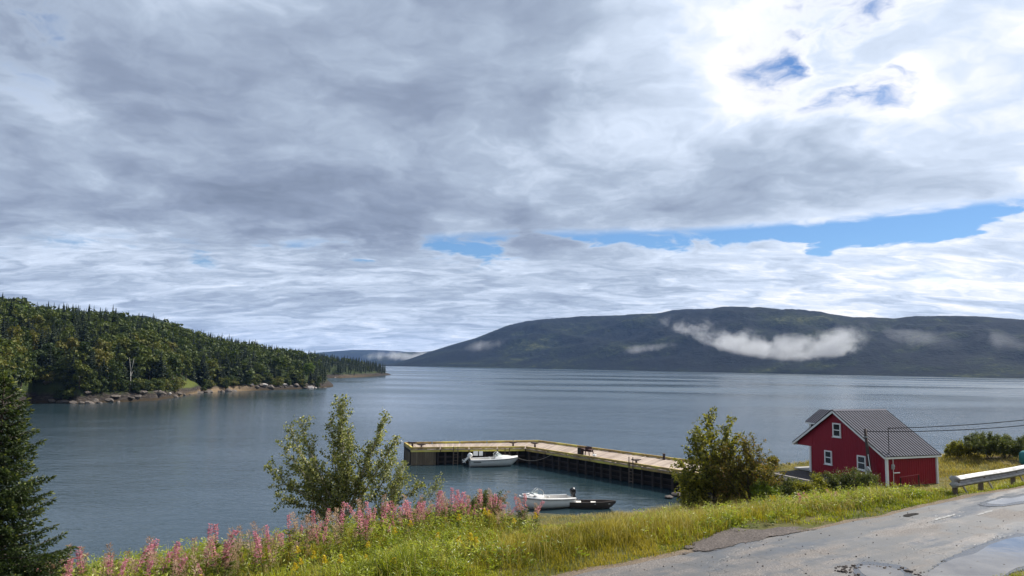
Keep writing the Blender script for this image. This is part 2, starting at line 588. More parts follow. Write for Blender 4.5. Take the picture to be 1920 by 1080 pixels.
def hill(name, cols, depth, seed, rough=1.0, back=2.0, n_r=46, step=2.0, toe=0.35, label=None):
    """cols: (pixel column, skyline pixel row, shore distance): a ridge of real size at that distance"""
    px = np.arange(cols[0][0], cols[-1][0] + 0.1, step)
    sk = np.interp(px, [c[0] for c in cols], [c[1] for c in cols])
    d0 = np.interp(px, [c[0] for c in cols], [c[2] for c in cols])
    rr = np.concatenate([[0.0], np.linspace(0.004, 1, n_r), 1 + np.linspace(min(0.1, back / 3), back, 8)])
    az = np.array([math.atan2(ray(p, 690).x, ray(p, 690).y) for p in px])
    el = np.array([math.atan2(ray(p, q).z, math.hypot(ray(p, q).x, ray(p, q).y)) for p, q in zip(px, sk)])
    X = np.zeros((len(rr), len(px))); Y = X.copy(); Z = X.copy()
    jag = np.random.default_rng(seed + 9).uniform(-2.2, 2.2, (len(rr), len(px)))
    for i, r in enumerate(rr):
        d = d0 + r * depth
        ridge = CAM_H + np.tan(el) * (d0 + depth)
        prof = (r ** 0.80) if r <= 1 else 1 - 0.25 * (r - 1)
        if r <= 1: prof = toe * r + (1 - toe) * math.sin(r * PI / 2) ** 1.25
        X[i] = np.sin(az) * d; Y[i] = np.cos(az) * d
        w = math.sin(min(r, 1) * PI) if r <= 1 else 0
        nz = fbm(X[i] * 0.006, Y[i] * 0.006, seed, 5, 0.55) * 0.17 + fbm(X[i] * 0.028, Y[i] * 0.028, seed + 1, 4, 0.6) * 0.045
        Z[i] = ridge * (prof + w * nz * rough)
        if 0.75 < r: Z[i] = np.minimum(Z[i], ridge * 1.0 + rough * (1.6 * fbm(X[i] * 0.11, Y[i] * 0.11, seed + 2, 3, 0.7) + jag[min(i, len(jag) - 1)]))
    Z[0] = -1.0
    return struct(name, sheet(name, X, Y, Z, [M['hill']]), label=label)

hill('far_hill', [(690, 687, 2350), (740, 681, 2350), (770, 672, 2350), (800, 661, 2350), (850, 645, 2350), (890, 634, 2350), (920, 622, 2350), (950, 610, 2350),
                  (985, 602, 2320), (1030, 597, 2280), (1080, 594, 2240), (1150, 592, 2150), (1230, 589, 2050), (1262, 582, 2030), (1290, 579, 2000), (1335, 580, 1980),
                  (1355, 576, 1960), (1400, 575, 1940), (1440, 580, 1920), (1490, 583, 1900), (1550, 587, 1880), (1600, 594, 1860), (1680, 598, 1850), (1760, 594, 1840), (1850, 594, 1830),
                  (1930, 599, 1820), (2100, 590, 1800), (2500, 600, 1800)], 900, 21)
hill('distant_hill', [(560, 664, 5200), (620, 659, 5200), (660, 656, 5200), (700, 656, 5200), (745, 658, 5200), (800, 664, 5200), (860, 672, 5200), (980, 684, 5200)], 1200, 33, 0.5, back=0.3)
hill('middle_hill', [(640, 684, 3600), (690, 676, 3600), (720, 668, 3600), (760, 660, 3600), (790, 660, 3600), (830, 656, 3600), (900, 652, 3600), (1000, 668, 3600)], 700, 37, 0.6, back=0.6)
hill('back_hill', [(-500, 560, 900), (-200, 572, 900), (0, 584, 900), (60, 583, 900), (130, 586, 900), (180, 592, 900), (215, 595, 900), (240, 593, 900), (265, 592, 900), (290, 598, 900), (330, 611, 900), (380, 632, 900),
                   (440, 655, 900), (520, 672, 900), (600, 680, 900)], 650, 41, 0.6)

# ------------------------------------------------------------------ the wooded headland on the left
def mk_head(T):
    c = worldco(T)
    x, y, z = T.sep(c)
    n = T.noise(c, 0.25, 5, 0.65); n2 = T.noise(T.vm('MULTIPLY', c, (1, 1, 3.0)), 0.9, 5, 0.7)
    rock = T.ramp(n2, [(0.3, (0.010, 0.009, 0.008)), (0.5, (0.030, 0.025, 0.022)), (0.66, (0.075, 0.062, 0.053)), (0.82, (0.20, 0.18, 0.16))])
    tide = T.smooth(T.add(z, T.mul(T.sub(n, 0.5), 0.8)), 0.85, 0.35)
    rock = T.mix(tide, rock, (0.034, 0.025, 0.015))
    floor = T.ramp(n, [(0.3, (0.014, 0.022, 0.008)), (0.7, (0.040, 0.055, 0.016))])
    k = T.smooth(T.add(z, T.mul(T.sub(n, 0.5), 3.5)), 1.6, 3.2)
    col = T.mix(k, rock, floor)
    sand = T.attr('sand'); lawn = T.attr('lawn')
    col = T.mix(sand, col, T.ramp(n2, [(0.3, (0.18, 0.125, 0.075)), (0.7, (0.36, 0.26, 0.155))]))
    col = T.mix(T.mul(lawn, 0.8), col, (0.085, 0.10, 0.022))
    return bsdf(T, col, 0.95, T.bump(n2, 0.8, 0.5), 0.1)
M['headland'] = mat('headland', mk_head)

HEAD = dict(px=[-400, -200, 0, 65, 150, 240, 300, 340, 380, 430, 500, 560, 600, 626],
            sh=[150, 170, 188, 233, 224, 232, 241, 262, 290, 303, 318, 330, 347, 360],
            rd=[430, 430, 430, 440, 440, 440, 440, 440, 445, 450, 450, 440, 420, 385],
            hr=[42, 34, 24.5, 23.5, 22.5, 21, 20, 18.5, 16.5, 14.0, 10.0, 6.5, 3.2, 0.2],
            cl=[4, 4, 4, 4.2, 4.2, 3.2, 2.4, 1.2, 1.0, 1.2, 1.5, 3.0, 3.0, 0.1])
POINT = dict(px=[430, 500, 560, 600, 640, 680, 705, 722, 734],
             sh=[500, 520, 540, 548, 562, 610, 665, 692, 712],
             rd=[600, 610, 630, 650, 660, 690, 716, 722, 720],
             hr=[19, 15, 12, 10, 8.0, 5.8, 3.6, 1.2, 0.1],
             cl=[1.5, 1.5, 1.5, 1.5, 1.5, 1.6, 1.8, 0.8, 0.1])

def az_of(px): 
    d = ray(px, 690); return math.atan2(d.x, d.y)

def head_h(T, px, dist):
    sh, rd, hr, cl = (np.interp(px, T['px'], T[k]) for k in ('sh', 'rd', 'hr', 'cl'))
    a = np.array([az_of(p) for p in np.atleast_1d(px)]) if np.ndim(px) < 2 else np.vectorize(az_of)(px)
    x, y = np.sin(a) * dist, np.cos(a) * dist
    q = dist - sh + 3.2 * fbm(x * 0.09, y * 0.09, 51, 4, 0.6) - 1.0
    inl = np.clip(q / np.maximum(rd - sh, 8), 0, 1.6)
    clf = sstep(q, 0, 3.0 + 0.0 * q) * cl * (0.75 + 0.35 * fbm(x * 0.16, y * 0.16, 52, 3))
    h = np.where(inl < 1, np.sin(np.clip(inl, 0, 1) * PI / 2) ** 0.9, 1 - 0.35 * (inl - 1)) * hr
    z = clf + h + np.clip(q, 0, 3) * 0.06 - np.clip(-q, 0, 30) * 0.09
    z = z + sstep(q, 1, 6) * 0.5 * fbm(x * 0.3, y * 0.3, 53, 3)
    fall = np.interp(px, T['px'], [0.06] * len(T['px'])) if T is POINT else np.interp(px, [440, 560, 626], [0.0, 0.06, 0.35])
    z = np.maximum(z - np.clip(dist - rd, 0, 400) * fall, -3.0)
    return x, y, z

def head_sheet(name, T, far, label):
    px = np.arange(T['px'][0], T['px'][-1] + 0.1, 3.0)
    n = 110
    sh = np.interp(px, T['px'], T['sh'])
    t = np.linspace(0, 1, n) ** 1.7
    PX = np.repeat(px[None], n, 0); DI = (sh - 14)[None] + t[:, None] * (far - sh + 14)[None]
    X, Y, Z = head_h(T, PX, DI)
    sand = 0.55 * np.exp(-((PX - 410) / 62) ** 4) * sstep(DI - np.repeat(sh[None], n, 0), 4.8, 3) if T is HEAD else np.exp(-((PX - 660) / 34) ** 4) * 0.12 * sstep(DI - np.repeat(sh[None], n, 0), 6, 3)
    lawn = np.exp(-((PX - 356) / 17) ** 4) * sstep(DI - sh[None], 7, 10) * sstep(DI - sh[None], 24, 18) if T is HEAD else sand * 0
    return struct(name, sheet(name, X, Y, Z, [M['headland']], dict(sand=sand.ravel(), lawn=lawn.ravel())), label=label)
head_sheet('headland', HEAD, 720.0, None)
head_sheet('headland_point', POINT, 820.0, None)

# ------------------------------------------------------------------ trees of the headland
def quads_to_tris(F): return np.concatenate([F[:, [0, 1, 2]], F[:, [0, 2, 3]]])

def conifer_arrays(seed, levels, per, seg=2, ragged=0.25):
    """unit spruce: height 1, radius about 0.17; returns V, F, rnd (crown only)"""
    r = np.random.default_rng(seed)
    V, F, Rn = [], [], []
    # core so the stem does not show as a gap
    n = 6; o = 0
    for k, (zz, rad) in enumerate(((0.10, 0.055), (0.5, 0.045), (0.97, 0.004))):
        for j in range(n):
            a = 2 * PI * j / n; V.append((rad * math.cos(a), rad * math.sin(a), zz)); Rn.append(0.12)
    for k in range(2):
        for j in range(n):
            a, b = k * n + j, k * n + (j + 1) % n
            F += [(a, b, b + n), (a, b + n, a + n)]
    for i in range(levels):
        f = i / (levels - 1)
        z0 = 0.07 + 0.90 * f ** 0.92
        L = 0.20 * (1 - f) ** 0.80 * (0.75 + 0.5 * r.random()) + 0.012
        if i < 2: L *= 0.8
        for j in range(per if f < 0.75 else max(4, per - 2)):
            a = 2 * PI * (j + r.random() * 0.8) / per + i * 0.7
            l = L * (0.65 + 0.6 * r.random())
            d = np.array((math.cos(a), math.sin(a), 0)); q = np.array((-math.sin(a), math.cos(a), 0))
            w = l * (0.42 + 0.2 * r.random()); dz = -l * (0.15 + 0.45 * r.random()) * (1 - f * 0.8)
            b0 = np.array((0, 0, z0 + 0.012)); tip = d * l + np.array((0, 0, z0 + dz + l * 0.12))
            mid = d * l * 0.55 + np.array((0, 0, z0 + dz * 0.65))
            l1 = mid + q * w * 0.55 - np.array((0, 0, l * 0.14)); l2 = mid - q * w * 0.55 - np.array((0, 0, l * 0.14))
            s1 = d * l * 0.8 + q * w * 0.28 + np.array((0, 0, z0 + dz * 0.9 - l * 0.16)); s2 = d * l * 0.8 - q * w * 0.28 + np.array((0, 0, z0 + dz * 0.9 - l * 0.16))
            o = len(V)
            V += [tuple(b0), tuple(mid), tuple(tip), tuple(l1), tuple(l2), tuple(s1), tuple(s2)]
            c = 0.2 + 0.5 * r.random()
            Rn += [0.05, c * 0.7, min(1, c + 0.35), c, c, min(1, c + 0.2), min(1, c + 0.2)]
            F += [(o, o + 3, o + 1), (o, o + 1, o + 4), (o + 1, o + 3, o + 5), (o + 1, o + 5, o + 2), (o + 1, o + 2, o + 6), (o + 1, o + 6, o + 4)]
    return np.array(V), np.array(F), np.array(Rn)

def broad_arrays(seed, nclump, nleaf, size):
    """unit broadleaf crown: height 1 (0.18..1), width about 0.6; leaf clumps as small bent faces"""
    r = np.random.default_rng(seed)
    cs = []
    while len(cs) < nclump:
        p = r.uniform(-1, 1, 3)
        if np.linalg.norm(p) < 1: cs.append(p * (0.24, 0.24, 0.34) + (0, 0, 0.60))
    cs = np.array(cs)
    rad = r.uniform(0.08, 0.17, nclump)
    ci = r.integers(0, nclump, nleaf)
    d = r.normal(size=(nleaf, 3)); d /= np.linalg.norm(d, axis=1)[:, None]
    d[:, 2] = np.where(r.random(nleaf) < 0.7, np.abs(d[:, 2]), d[:, 2])
    P = cs[ci] + d * (rad[ci] * r.uniform(0.6, 1.05, nleaf))[:, None]
    nrm = d + 0.7 * r.normal(size=(nleaf, 3)); nrm /= np.linalg.norm(nrm, axis=1)[:, None]
    a = np.cross(nrm, r.normal(size=(nleaf, 3))); a /= np.linalg.norm(a, axis=1)[:, None]
    b = np.cross(nrm, a)
    s = size * r.uniform(0.6, 1.3, nleaf)[:, None]
    V = np.stack([P - a * s, P + b * s * 0.7 + nrm * s * 0.25, P + a * s, P - b * s * 0.7 + nrm * s * 0.2], 1).reshape(-1, 3)
    i = np.arange(nleaf) * 4
    F = np.concatenate([np.stack([i, i + 1, i + 2], 1), np.stack([i, i + 2, i + 3], 1)])
    light = np.clip(0.25 + 0.5 * r.random(nleaf) + 0.25 * r.random(nclump)[ci] - 0.1, 0, 1)
    return V, F, np.repeat(light, 4)

def trunk_arrays(rad, h, n=6):
    V, F = [], []
    for zz, k in ((-0.03, 1.25), (h * 0.5, 0.75), (h, 0.2)):
        for j in range(n):
            a = 2 * PI * j / n; V.append((rad * k * math.cos(a), rad * k * math.sin(a), zz))
    for k in range(2):
        for j in range(n):
            a, b = k * n + j, k * n + (j + 1) % n
            F += [(a, b, b + n), (a, b + n, a + n)]
    return np.array(V), np.array(F)

CON = [conifer_arrays(100 + i, 17, 9) for i in range(4)]
CON_LOW = [conifer_arrays(140 + i, 7, 5) for i in range(3)]
BRO = [broad_arrays(200 + i, 16, 620, 0.042) for i in range(4)]
BRO_LOW = [broad_arrays(240 + i, 9, 90, 0.085) for i in range(3)]
TRK = trunk_arrays(0.012, 0.9); TRB = trunk_arrays(0.016, 0.6)
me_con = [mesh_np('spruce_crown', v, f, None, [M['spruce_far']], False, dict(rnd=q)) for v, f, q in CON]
me_bro = [mesh_np('birch_crown', v, f, None, [M['birch_far']], False, dict(rnd=q)) for v, f, q in BRO]
me_trk = mesh_np('spruce_trunk', *TRK, None, [M['bark_dark']], True)
me_trb = mesh_np('birch_trunk', *TRB, None, [M['bark_dark']], True)

# scatter over both slopes
def scatter(T, n, pmax, dmax, seed):
    r = np.random.default_rng(seed)
    px = r.uniform(T['px'][0] + 200 if T is HEAD else T['px'][0], pmax, n)
    sh = np.interp(px, T['px'], T['sh']); rd = np.interp(px, T['px'], T['rd'])
    q = r.random(n) ** 0.9
    di = sh + 2.5 + q * (np.minimum(rd + 45, dmax) - sh - 2.5)
    x, y, z = head_h(T, px, di)
    ok = z > 1.3
    lawn = (np.abs(px - 356) < 20) & (di - sh < 18) if T is HEAD else np.zeros(n, bool)
    sandy = (np.abs(px - 400) < 62) & (di - sh < 6) if T is HEAD else np.zeros(n, bool)
    ok &= ~lawn & ~sandy
    return px[ok], di[ok], x[ok], y[ok], z[ok], (di - sh)[ok]

pts = []
for T_, n_, pm, dm, sd_ in ((HEAD, 6400, 612, 600, 1), (POINT, 1500, 722, 800, 2)):
    a = np.stack(scatter(T_, n_, pm, dm, sd_), 1)
    # thin so that stems keep their distance (coarse grid)
    cell = {}
    for row in a:
        g = 3.0 if row[1] < 300 else 3.7
        key = (int(row[2] / g), int(row[3] / g))
        if key not in cell: cell[key] = row
    pts.append(np.array(list(cell.values())))
pts = np.concatenate(pts)
pts = pts[np.argsort(pts[:, 1])]
rF = np.random.default_rng(77)
n1 = fbm(pts[:, 2] * 0.035, pts[:, 3] * 0.035, 61, 3)
inl = pts[:, 5]
p_bro = np.clip(0.60 + 0.55 * n1 - 0.0016 * np.clip(pts[:, 0] - 330, 0, 400) - 0.002 * np.clip(inl - 60, 0, 200), 0.02, 0.9)
p_bro[pts[:, 1] > 520] *= 0.25
is_b = rF.random(len(pts)) < p_bro
hh = np.where(is_b, rF.uniform(6.0, 9.5, len(pts)), rF.uniform(6.0, 11.2, len(pts)))
hh *= np.where(inl < 7, 0.8, 1.0) * np.where(pts[:, 0] < 330, 1.12, 1.0) * np.where(pts[:, 1] > 500, 0.85, 1.0) * (1 - 0.35 * sstep(pts[:, 0], 560, 620) * (pts[:, 1] < 500))
wid = np.where(is_b, rF.uniform(0.85, 1.35, len(pts)), rF.uniform(0.85, 1.3, len(pts)))

def far_tree(i, name, label, cat, group, meshes, trunk, parts):
    px, di, x, y, z, _ = pts[i]
    h = hh[i]; e = empty(name, label, cat, (x, y, z - 0.1), rF.uniform(0, 6.28), group)
    sc = (h * wid[i], h * wid[i], h)
    c = link('crown', meshes[i % len(meshes)], e); c.scale = sc
    if parts:
        t = link('trunk', trunk, e); t.scale = (h, h, h)
    return e

# those in front and largest stand as trees of their own, the rest reads as one mass
order = np.arange(len(pts))
sel_c = [i for i in order if not is_b[i]][:290]
sel_b = [i for i in order if is_b[i]][:240]
for i in sel_c:
    far_tree(i, 'spruce_tree', 'dark green spruce among the front ranks of the wooded headland across the cove', 'tree', 'spruces of the headland', me_con, me_trk, True)
for i in sel_b:
    far_tree(i, 'birch_tree', 'round mid green broadleaf tree among the front ranks of the wooded headland', 'tree', 'broadleaf trees of the headland', me_bro, me_trb, True)
rest = np.setdiff1d(order, np.array(sel_c + sel_b))

def mass(name, idx, protos, m, label, cat):
    Vs, Fs, Rs, o = [], [], [], 0
    for i in idx:
        v, f, q = protos[i % len(protos)]
        a = rF.uniform(0, 6.28); ca, sa = math.cos(a), math.sin(a); h = hh[i]; w = h * wid[i]
        P = np.stack([(v[:, 0] * ca - v[:, 1] * sa) * w + pts[i, 2], (v[:, 0] * sa + v[:, 1] * ca) * w + pts[i, 3], v[:, 2] * h + pts[i, 4] - 0.1], 1)
        Vs.append(P); Fs.append(f + o); o += len(v)
        Rs.append(np.clip(q * 0.75 + rF.uniform(-0.1, 0.35), 0, 1))
    ob = struct(name, mesh_np(name, np.concatenate(Vs), np.concatenate(Fs), None, [m], False, dict(rnd=np.concatenate(Rs))), 'stuff', label)
    ob['category'] = cat
    return ob
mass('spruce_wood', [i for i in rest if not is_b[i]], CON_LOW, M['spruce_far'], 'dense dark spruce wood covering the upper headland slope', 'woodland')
mass('broadleaf_wood', [i for i in rest if is_b[i]], BRO_LOW, M['birch_far'], 'broadleaf wood mixed into the upper headland slope', 'woodland')

# single trees one can pick out
def lone_broad(px, di, h, w, label, m, seed, name='birch_tree', T=None, cat='tree'):
    T = T or HEAD
    x, y, z = (float(np.atleast_1d(q)[0]) for q in head_h(T, np.array([float(px)]), np.array([float(di)])))
    e = empty(name, label, cat, (x, y, z - 0.1))
    v, f, q = broad_arrays(seed, 18, 900, 0.040)
    c = link('crown', mesh_np('crown', v, f, None, [m], False, dict(rnd=q)), e); c.scale = (h * w, h * w, h)
    t = link('trunk', me_trb, e); t.scale = (h, h, h)
    return e
lone_broad(579, 344, 9.5, 0.95, 'bright yellow-green birch near the tip of the wooded headland', M['birch_bright'], 301)
lone_broad(522, 352, 8.5, 0.9, 'yellow-green birch left of the brightest birch on the headland', M['birch_bright'], 302)
lone_broad(22, 330, 10.0, 1.25, 'bright green broadleaf tree high at the left edge of the headland', M['birch_bright'], 303)

def dead_tree(px, di, h, label, seed):
    x, y, z = (float(np.atleast_1d(q)[0]) for q in head_h(HEAD, np.array([float(px)]), np.array([float(di)])))
    b = MB()
    b.tube([(0, 0, -0.3), (0.05, 0, h * 0.35), (-0.1, 0.1, h * 0.6)], [0.12, 0.09, 0.07], 7)
    b.tube([(-0.1, 0.1, h * 0.58), (-0.5, 0.2, h * 0.8), (-0.75, 0.1, h)], [0.06, 0.04, 0.015], 6)
    e = empty('dead_birch', label, 'tree', (x, y, z))
    link('trunk', b.mesh('trunk', M['bark_birch'], True), e)
    b2 = MB(); b2.tube([(-0.08, 0.1, h * 0.56), (0.4, 0.0, h * 0.78), (0.55, 0.1, h * 0.97)], [0.055, 0.04, 0.015], 6)
    link('branch', b2.mesh('branch', M['bark_birch'], True), e)
    b3 = MB(); b3.tube([(0.0, 0.0, h * 0.4), (0.7, -0.2, h * 0.6)], [0.05, 0.015], 5)
    link('branch', b3.mesh('branch', M['bark_birch'], True), e)
dead_tree(246, 238, 9.6, 'bare white forked dead birch standing in the headland wood', 5)
dead_tree(101, 236, 4.6, 'short white dead birch stump low in the headland wood', 6)

# low bushes that hang over the rocks of the shore
rb_ = np.random.default_rng(15)
for px in np.concatenate([rb_.uniform(70, 335, 62), rb_.uniform(380, 598, 52)]):
    di = np.interp(px, HEAD['px'], HEAD['sh']) + rb_.uniform(2.0, 6.0)
    x, y, z = (float(np.atleast_1d(q)[0]) for q in head_h(HEAD, np.array([float(px)]), np.array([float(di)])))
    h = rb_.uniform(3.2, 5.6)
    o = link('shore_bush', me_bro[int(rb_.integers(4))], None, (x, y, z - h * 0.30), rb_.uniform(0, 6.28), (h * 1.35, h * 1.35, h))
    tag(o, 'low green bush overhanging the shore rocks of the wooded headland', 'bush', 'bushes along the headland shore')

# shore boulders
def rock_mesh(seed, m, flat=0.6):
    import bmesh
    bm = bmesh.new(); bmesh.ops.create_icosphere(bm, subdivisions=2, radius=0.5)
    r = np.random.default_rng(seed)
    cuts = [(Vector(r.normal(size=3)).normalized(), r.uniform(0.22, 0.4)) for _ in range(9)]
    for v in bm.verts:
        for nrm, d in cuts:
            k = v.co.dot(nrm)
            if k > d: v.co -= nrm * (k - d)
        v.co.z *= flat
    me = bpy.data.meshes.new('rock'); bm.to_mesh(me); bm.free(); me.materials.append(m)
    return me
def mk_rock(T, a, b):
    n = T.noise(objco(T), 2.2, 6, 0.65); n2 = T.noise(objco(T), 9, 4, 0.65)
    return bsdf(T, T.ramp(T.add(T.mul(n, 0.7), T.mul(n2, 0.3)), [(0.3, a), (0.7, b)]), 0.9, T.bump(n2, 0.7, 0.06), 0.15)
M['rock_pale'] = mat('rock_pale', lambda T: mk_rock(T, (0.26, 0.23, 0.21), (0.58, 0.54, 0.51)))
M['rock_dark'] = mat('rock_dark', lambda T: mk_rock(T, (0.04, 0.035, 0.032), (0.17, 0.145, 0.125)))
me_rp = [rock_mesh(400 + i, M['rock_pale']) for i in range(4)]; me_rd = [rock_mesh(420 + i, M['rock_dark']) for i in range(4)]
rr = np.random.default_rng(5)
def boulder(px, inland, size, pale, label, group):
    T = HEAD if px < 626 else POINT
    di = np.interp(px, T['px'], T['sh']) + inland
    x, y, z = (float(np.atleast_1d(q)[0]) for q in head_h(T, np.array([float(px)]), np.array([float(di)])))
    o = link('boulder', (me_rp if pale else me_rd)[int(rr.integers(4))], None, (x, y, max(z, 0.0) - size * 0.02), rr.uniform(0, 6.28), (size * rr.uniform(0.9, 1.7), size, size * rr.uniform(0.9, 1.3)))
    return tag(o, label, 'rock', group)
for px in (470, 500, 532, 581, 586, 592, 300, 320):
    boulder(px + rr.uniform(-4, 4), rr.uniform(1.0, 4.0), rr.uniform(1.6, 3.2), True, 'pale boulder on the waterline of the wooded headland', 'pale shore boulders')
for px in np.linspace(90, 622, 46):
    boulder(px + rr.uniform(-6, 6), rr.uniform(-0.5, 3.0), rr.uniform(1.2, 3.4), False, 'dark boulder on the waterline of the wooded headland', 'dark shore boulders')

# ------------------------------------------------------------------ road, verge, puddles
def mk_asphalt(T):
    c = worldco(T)
    big = T.noise(c, 0.30, 4, 0.6); mid = T.noise(c, 1.6, 5, 0.6); grit = T.noise(c, 26.0, 3, 0.7); chip = T.voro(c, 22.0)
    along = T.vm('DOT_PRODUCT', c, (float(RD[0]), float(RD[1]), 0.0)); across = T.vm('DOT_PRODUCT', c, (float(RN[0]), float(RN[1]), 0.0))
    drag = T.noise(T.comb(T.mul(along, 0.22), T.mul(across, 1.3), 0.0), 1.0, 4, 0.55)
    coarse = T.smooth(T.add(T.mul(big, 0.6), T.mul(drag, 0.5), T.mul(mid, 0.15)), 0.58, 0.72)
    fine = T.ramp(T.add(T.mul(mid, 0.5), T.mul(drag, 0.5)), [(0.3, (0.045, 0.047, 0.051)), (0.7, (0.090, 0.092, 0.097))])
    rough_c = T.ramp(T.add(T.mul(grit, 0.6), T.mul(chip, 0.6)), [(0.25, (0.035, 0.030, 0.027)), (0.5, (0.085, 0.073, 0.066)), (0.75, (0.19, 0.165, 0.148))])
    col = T.mix(coarse, fine, rough_c)
    col = T.mix(0.25, col, T.ramp(grit, [(0.3, (0.035, 0.035, 0.035)), (0.7, (0.14, 0.135, 0.13))]))
    wv = T.vm('ADD', c, T.vm('SCALE', T.noise(c, 0.9, 4, 0.6, out='Color'), s=1.4))
    crack = T.smooth(T.voro(wv, 0.42, 'DISTANCE_TO_EDGE'), 0.011, 0.002)
    crack = T.mul(crack, T.smooth(big, 0.42, 0.55))
    col = T.mix(T.mul(crack, 0.5), col, (0.035, 0.032, 0.03))
    damp = T.smooth(T.noise(T.comb(T.mul(along, 0.12), T.mul(across, 0.5), 2.0), 1.0, 4, 0.55), 0.46, 0.60)
    rough = T.sub(T.add(0.62, T.mul(coarse, 0.2)), T.mul(damp, 0.34))
    h = T.add(T.mul(grit, 0.6), T.mul(chip, T.mul(coarse, 1.2)), T.mul(crack, -2.0))
    return bsdf(T, col, rough, T.bump(h, 0.55, 0.012), 0.28)
M['asphalt'] = mat('asphalt', mk_asphalt)
def mk_gravel(T, a=(0.06, 0.05, 0.043), b=(0.30, 0.26, 0.23)):
    c = worldco(T)
    n = T.noise(c, 0.8, 5, 0.6); g = T.voro(c, 15.0); g2 = T.noise(c, 30, 3, 0.7)
    return bsdf(T, T.ramp(T.add(T.mul(n, 0.4), T.mul(g, 0.45), T.mul(g2, 0.25)), [(0.25, a), (0.75, b)]), 0.95, T.bump(T.add(g, g2), 0.8, 0.03), 0.15)
def frayed(T, sh, lo, hi, scale=2.2):
    """lets a patch break up into specks towards its rim"""
    n = T.add(T.mul(T.noise(worldco(T), scale, 5, 0.7), 0.75), T.mul(T.noise(worldco(T), 24.0, 2, 0.6), 0.25))
    k = T.m('GREATER_THAN', T.add(T.mul(T.smooth(T.attr('edge'), lo, hi), 0.62), T.mul(T.sub(n, 0.5), 1.2)), 0.36)
    t = T.n('ShaderNodeBsdfTransparent'); mx = T.n('ShaderNodeMixShader')
    T.put(mx.inputs[0], k); T.t.links.new(sh, mx.inputs[1]); T.t.links.new(t.outputs[0], mx.inputs[2])
    return mx.outputs[0]
M['spill'] = mat('spill', lambda T: frayed(T, mk_gravel(T, (0.030, 0.025, 0.023), (0.135, 0.115, 0.105)), 0.35, 1.0, 1.6))
M['wet'] = mat('wet', lambda T: frayed(T, bsdf(T, T.ramp(T.noise(worldco(T), 20, 3, 0.7), [(0.3, (0.022, 0.021, 0.021)), (0.7, (0.055, 0.050, 0.047))]), 0.22, T.bump(T.noise(worldco(T), 26, 3, 0.7), 0.4, 0.008), 0.5), 0.6, 1.0, 3.0))
M['gravel'] = mat('gravel', lambda T: mk_gravel(T, (0.030, 0.025, 0.023), (0.135, 0.115, 0.105)))
M['dirt'] = mat('dirt', lambda T: mk_gravel(T, (0.06, 0.047, 0.033), (0.20, 0.155, 0.11)))

tt = np.arange(-60, 130.1, 0.5)
ragged = 0.10 * fbm(tt * 1.1, tt * 0.0, 91, 4, 0.65) + 0.16 * fbm(tt * 0.25, tt * 0, 92, 3)
def strip(name, s_in, s_out, z, m, n=8, attr=None):
    rows = []
    for k in range(n):
        f = k / (n - 1)
        s = s_in * (1 - f) + s_out * f
        X, Y = RO[0] + s * RN[0] + tt * RD[0], RO[1] + s * RN[1] + tt * RD[1]
        rows.append((X, Y, np.full_like(X, 0.0) + z + (0.012 * fbm(X * 0.9, Y * 0.9, 95, 3))))
    X, Y, Z = (np.array([r[i] for r in rows]) for i in range(3))
    return struct(name, sheet(name, X, Y, Z, [m]))
zero = np.zeros_like(tt)
strip('road_shoulder', zero - 0.6, 0.36 + 1.6 * ragged, ROAD_Z + 0.020, M['dirt'], 6)
strip('road_shoulder', zero - ROAD_W - 0.55 + 2.0 * ragged[::-1], zero - ROAD_W + 0.7, ROAD_Z + 0.068 - 0.04, M['dirt'], 6)
strip('road', zero - ROAD_W + ragged[::-1], zero + ragged * 0.9, ROAD_Z + 0.045, M['asphalt'], 10)

def ground_poly(name, outline, m, lift, wob=0.05, kind='structure', seed=1, level=None, n=90):
    """an irregular flat patch on the ground: outline in ground coordinates, resampled with a ragged edge"""
    P = [Vector(p).to_2d() for p in outline]
    c = sum(P, Vector((0, 0))) / len(P)
    seg = []
    for i in range(len(P)):
        a, b, c0, d = P[i - 1], P[i], P[(i + 1) % len(P)], P[(i + 2) % len(P)]
        for k in range(max(3, n // len(P))):
            t = k / max(3, n // len(P))
            seg.append(0.5 * ((2 * b) + (c0 - a) * t + (2 * a - 5 * b + 4 * c0 - d) * t * t + (3 * b - a - 3 * c0 + d) * t ** 3))
    r = np.random.default_rng(seed)
    ring = []
    for i, p in enumerate(seg):
        w = wob * (fbm(np.array([p.x * 2.1]), np.array([p.y * 2.1]), seed, 4, 0.7)[0])
        q = c + (p - c) * (1 + w)
        ring.append(q)
    b = MB(); rings = 7
    rows = [[(c.x + (q.x - c.x) * k / rings, c.y + (q.y - c.y) * k / rings) for q in ring] for k in range(1, rings + 1)]
    zf = level if callable(level) else (lambda x, y: level + lift) if level is not None else (lambda x, y: gz(x, y) + lift)
    b.grid([[(x, y, zf(x, y)) for x, y in row] for row in rows], close=True)
    b.add([(x, y, zf(x, y)) for x, y in rows[0]], [tuple(range(len(ring)))])
    me = b.mesh(name, m, True)
    ed = np.concatenate([np.full(len(ring), k / rings) for k in range(1, rings + 1)] + [np.full(len(ring), 1 / rings)])
    at = me.attributes.new('edge', 'FLOAT', 'POINT'); at.data.foreach_set('value', ed.astype(np.float32))
    return struct(name, me, kind)

gp = lambda *a: [at_z(x, y, ROAD_Z) for x, y in a]
ground_poly('gravel_pullout', gp((1232, 1052), (1275, 1014), (1325, 992), (1400, 984), (1490, 985), (1562, 991), (1480, 1008), (1400, 1026), (1320, 1042)), M['spill'], 0.060, 0.14, seed=3, level=lambda x, y: max(gz(x, y) + 0.03, ROAD_Z + 0.062 if st(x, y)[0] < 0.9 else 0), n=240)

